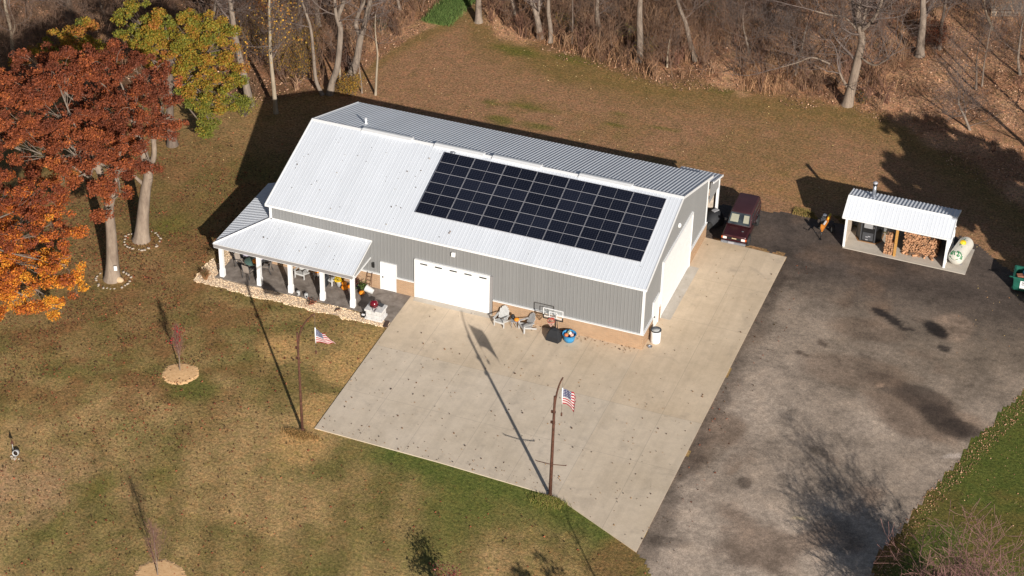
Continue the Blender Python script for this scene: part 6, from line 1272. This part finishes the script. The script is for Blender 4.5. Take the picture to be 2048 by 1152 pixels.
def stalks(name, label, x, y, h0, h1, pal, cat, per=1, r_=.012):
    n = len(x); a = r4.uniform(0, 2*PI, n); h = r4.uniform(h0, h1, n); P0 = np.stack([x, y, x*0], 1); P1 = P0+np.stack([np.cos(a)*h*.12, np.sin(a)*h*.12, h*.6], 1); P2 = P1+np.stack([np.cos(a)*h*.32, np.sin(a)*h*.32, h*.34], 1)
    V, F = seg_geo(np.concatenate([P0, P1]), np.concatenate([P1, P2]), np.full(2*n, r_), np.concatenate([np.full(n, r_), np.full(n, r_*.3)]), 3); c = np.array(pal)[r4.choice(len(pal), n)]*r4.uniform(.55, 1.35, (n, 1)); c = np.concatenate([c, c]); return tag(np_mesh(name, V, F, 'blade', None, {'Col': np.repeat(c, 6, 0)}), label, cat, None, 'stuff')
N = 90000; x = rng.uniform(-8, 40, N); y = rng.uniform(22, 62, N); q = y-wood_edge(x); k = (q > .2)&in_view(x, y)&(rng.random(N) < np.clip((fbm(x, y, .22, 4, 70)-.46)*4.5, .02, 1)*np.where(x > 14, .75, .35)*(1-.97*sm(29, 31.5, x)*sm(26, 16, q)))&~(np.abs(x+3.1-.05*(y-36)) < 1.5); x, y = x[k], y[k]
stalks('dry_grass', 'tall dry tan grass growing between the bare trees', x, y, .5, 1.4, [alb(150, 112, 82), alb(132, 96, 70), alb(172, 132, 98), alb(114, 82, 62)], 'dry grass', r_=.013)
N = 16000; y = rng.uniform(34.5, 50, N); x = -3.1+.05*(y-36)+rng.normal(0, .6, N); k = (np.abs(x+3.1-.05*(y-36)) < 1.3); stalks('green_grass', 'patch of bright green tall grass on the path into the wood', x[k], y[k], .12, .45, [alb(86, 104, 52), alb(100, 114, 62), alb(72, 92, 46)], 'grass', r_=.012)
N = 9000; x = rng.uniform(29, 36, N); y = rng.uniform(17.4, 19.2, N); k = (fbm(x, y, .8, 3, 5) > .5)&(y > 18.3); stalks('edge_grass', 'tufts of dry grass along the upper edge of the gravel', x[k], y[k], .05, .22, [alb(140, 110, 70), alb(110, 100, 50)], 'grass', r_=.010)
POLE2 = ground(1100, 993); POLE1 = ground(605, 863)
x = POLE2[0]+rng.normal(0, .42, 1400)+.1; y = POLE2[1]-.25-np.abs(rng.normal(0, .28, 1400)); stalks('pole_grass', 'longer tufts of grass round the foot of the front light pole', x, y, .08, .34, [alb(116, 110, 52), alb(140, 124, 72), alb(92, 100, 44)], 'grass', r_=.009)
x = POLE1[0]+rng.normal(0, .45, 1000)-.05; y = POLE1[1]-.15-np.abs(rng.normal(0, .25, 1000)); stalks('pole_grass', 'dry tufts of grass round the foot of the left light pole', x, y, .06, .26, [alb(160, 122, 78), alb(128, 96, 58), alb(110, 90, 50)], 'grass', r_=.009)
# shrubs one can tell apart
def shrub(label, p, rad, h, pal, seed, n=900, size=.085, name='shrub'):
    n = int(n*1.7)
    r2 = np.random.default_rng(seed); rr = random.Random(seed); t = thing(name, label, 'shrub', (p[0], p[1], 0), 0, None); Bn = Segs(); tips = []
    for i in range(14): q = rr.uniform(0, 2*PI); grow(Bn, np.array([rr.gauss(0, .1), rr.gauss(0, .1), 0.]), np.array([math.cos(q)*.5*rad, math.sin(q)*.5*rad, h*.6]), h*.75, .018, 2, rr, .3, tips, .5)
    Bn.build('stems', 'twig', t, 3); tp = np.array(Bn.p1); C = tp[r2.choice(len(tp), n)]+r2.normal(0, .12, (n, 3)); C[:, 2] = np.maximum(C[:, 2], .04); V, F = leaf_geo(C, np.full(n, size)); np_mesh('foliage', V, F, 'leaf', t, {'Col': np.repeat(np.array(pal)[r2.choice(len(pal), n)], 4, 0)})
YB = [leafc(150, 122, 48), leafc(176, 138, 50), leafc(120, 100, 42), leafc(160, 108, 48)]
for i, (px_, py_, rad, h, lab, pal, n) in enumerate((
  (600, 165, 1.2, 2.2, 'yellow leaved shrub between the pale trunk and the crooked trunk', YB, 1500), (560, 150, 1.0, 2.4, 'yellow leaved shrub right behind the pale yellow-leaved trunk', YB, 1300), (615, 120, 1.2, 2.0, 'olive yellow shrub deeper in the wood left of the S-curved trunk', YB, 1300), (520, 120, 1.2, 2.4, 'brownish yellow shrub at the left of the pale trunk', YB, 1300), (575, 70, 1.3, 2.6, 'rusty yellow shrub high in the wood above the pale trunk', [leafc(170, 112, 52), leafc(150, 84, 48), leafc(180, 140, 60)], 1500),
  (700, 190, 1.2, 1.0, 'low yellow leaved shrub behind the left end of the barn ridge', YB, 1300), (530, 45, 1.3, 2.6, 'orange-brown shrub at the top left of the pale trunk', [leafc(176, 116, 50), leafc(160, 92, 48)], 1400), (490, 232, .8, .9, 'green-yellow low shrub at the foot of the thick leaning trunk', [leafc(120, 124, 40), leafc(150, 140, 50)], 900),
  (1250, 80, .9, .9, 'small yellow-green shrub left of the tall straight trunk', [leafc(150, 140, 60), leafc(120, 100, 50)], 300), (1292, 118, .7, 1.2, 'yellowish shrub right of the tall straight trunk', [leafc(150, 130, 60), leafc(140, 104, 60)], 350), (1418, 48, 1.0, 1.4, 'green and orange shrub in the dry grass, upper middle', [leafc(70, 90, 32), leafc(190, 110, 50), leafc(90, 80, 40)], 800),
  (1868, 98, 1.1, 1.6, 'red-brown bush at the foot of the thick trunk, upper right', [leafc(120, 62, 38), leafc(96, 54, 36)], 1500), (1720, 205, .7, .5, 'small green weed by the foot of the big spreading tree', [leafc(90, 84, 40), leafc(150, 100, 60)], 250), (760, 62, .6, .6, 'small green weed left of the rear lawn', [leafc(80, 90, 40)], 160), (1130, 70, 1.3, 1.2, 'dark olive shrub behind the pale pair of trunks', [leafc(96, 84, 40), leafc(120, 84, 50)], 700))):
    shrub(lab, ground(px_, py_), rad, h, pal, 500+i, n)
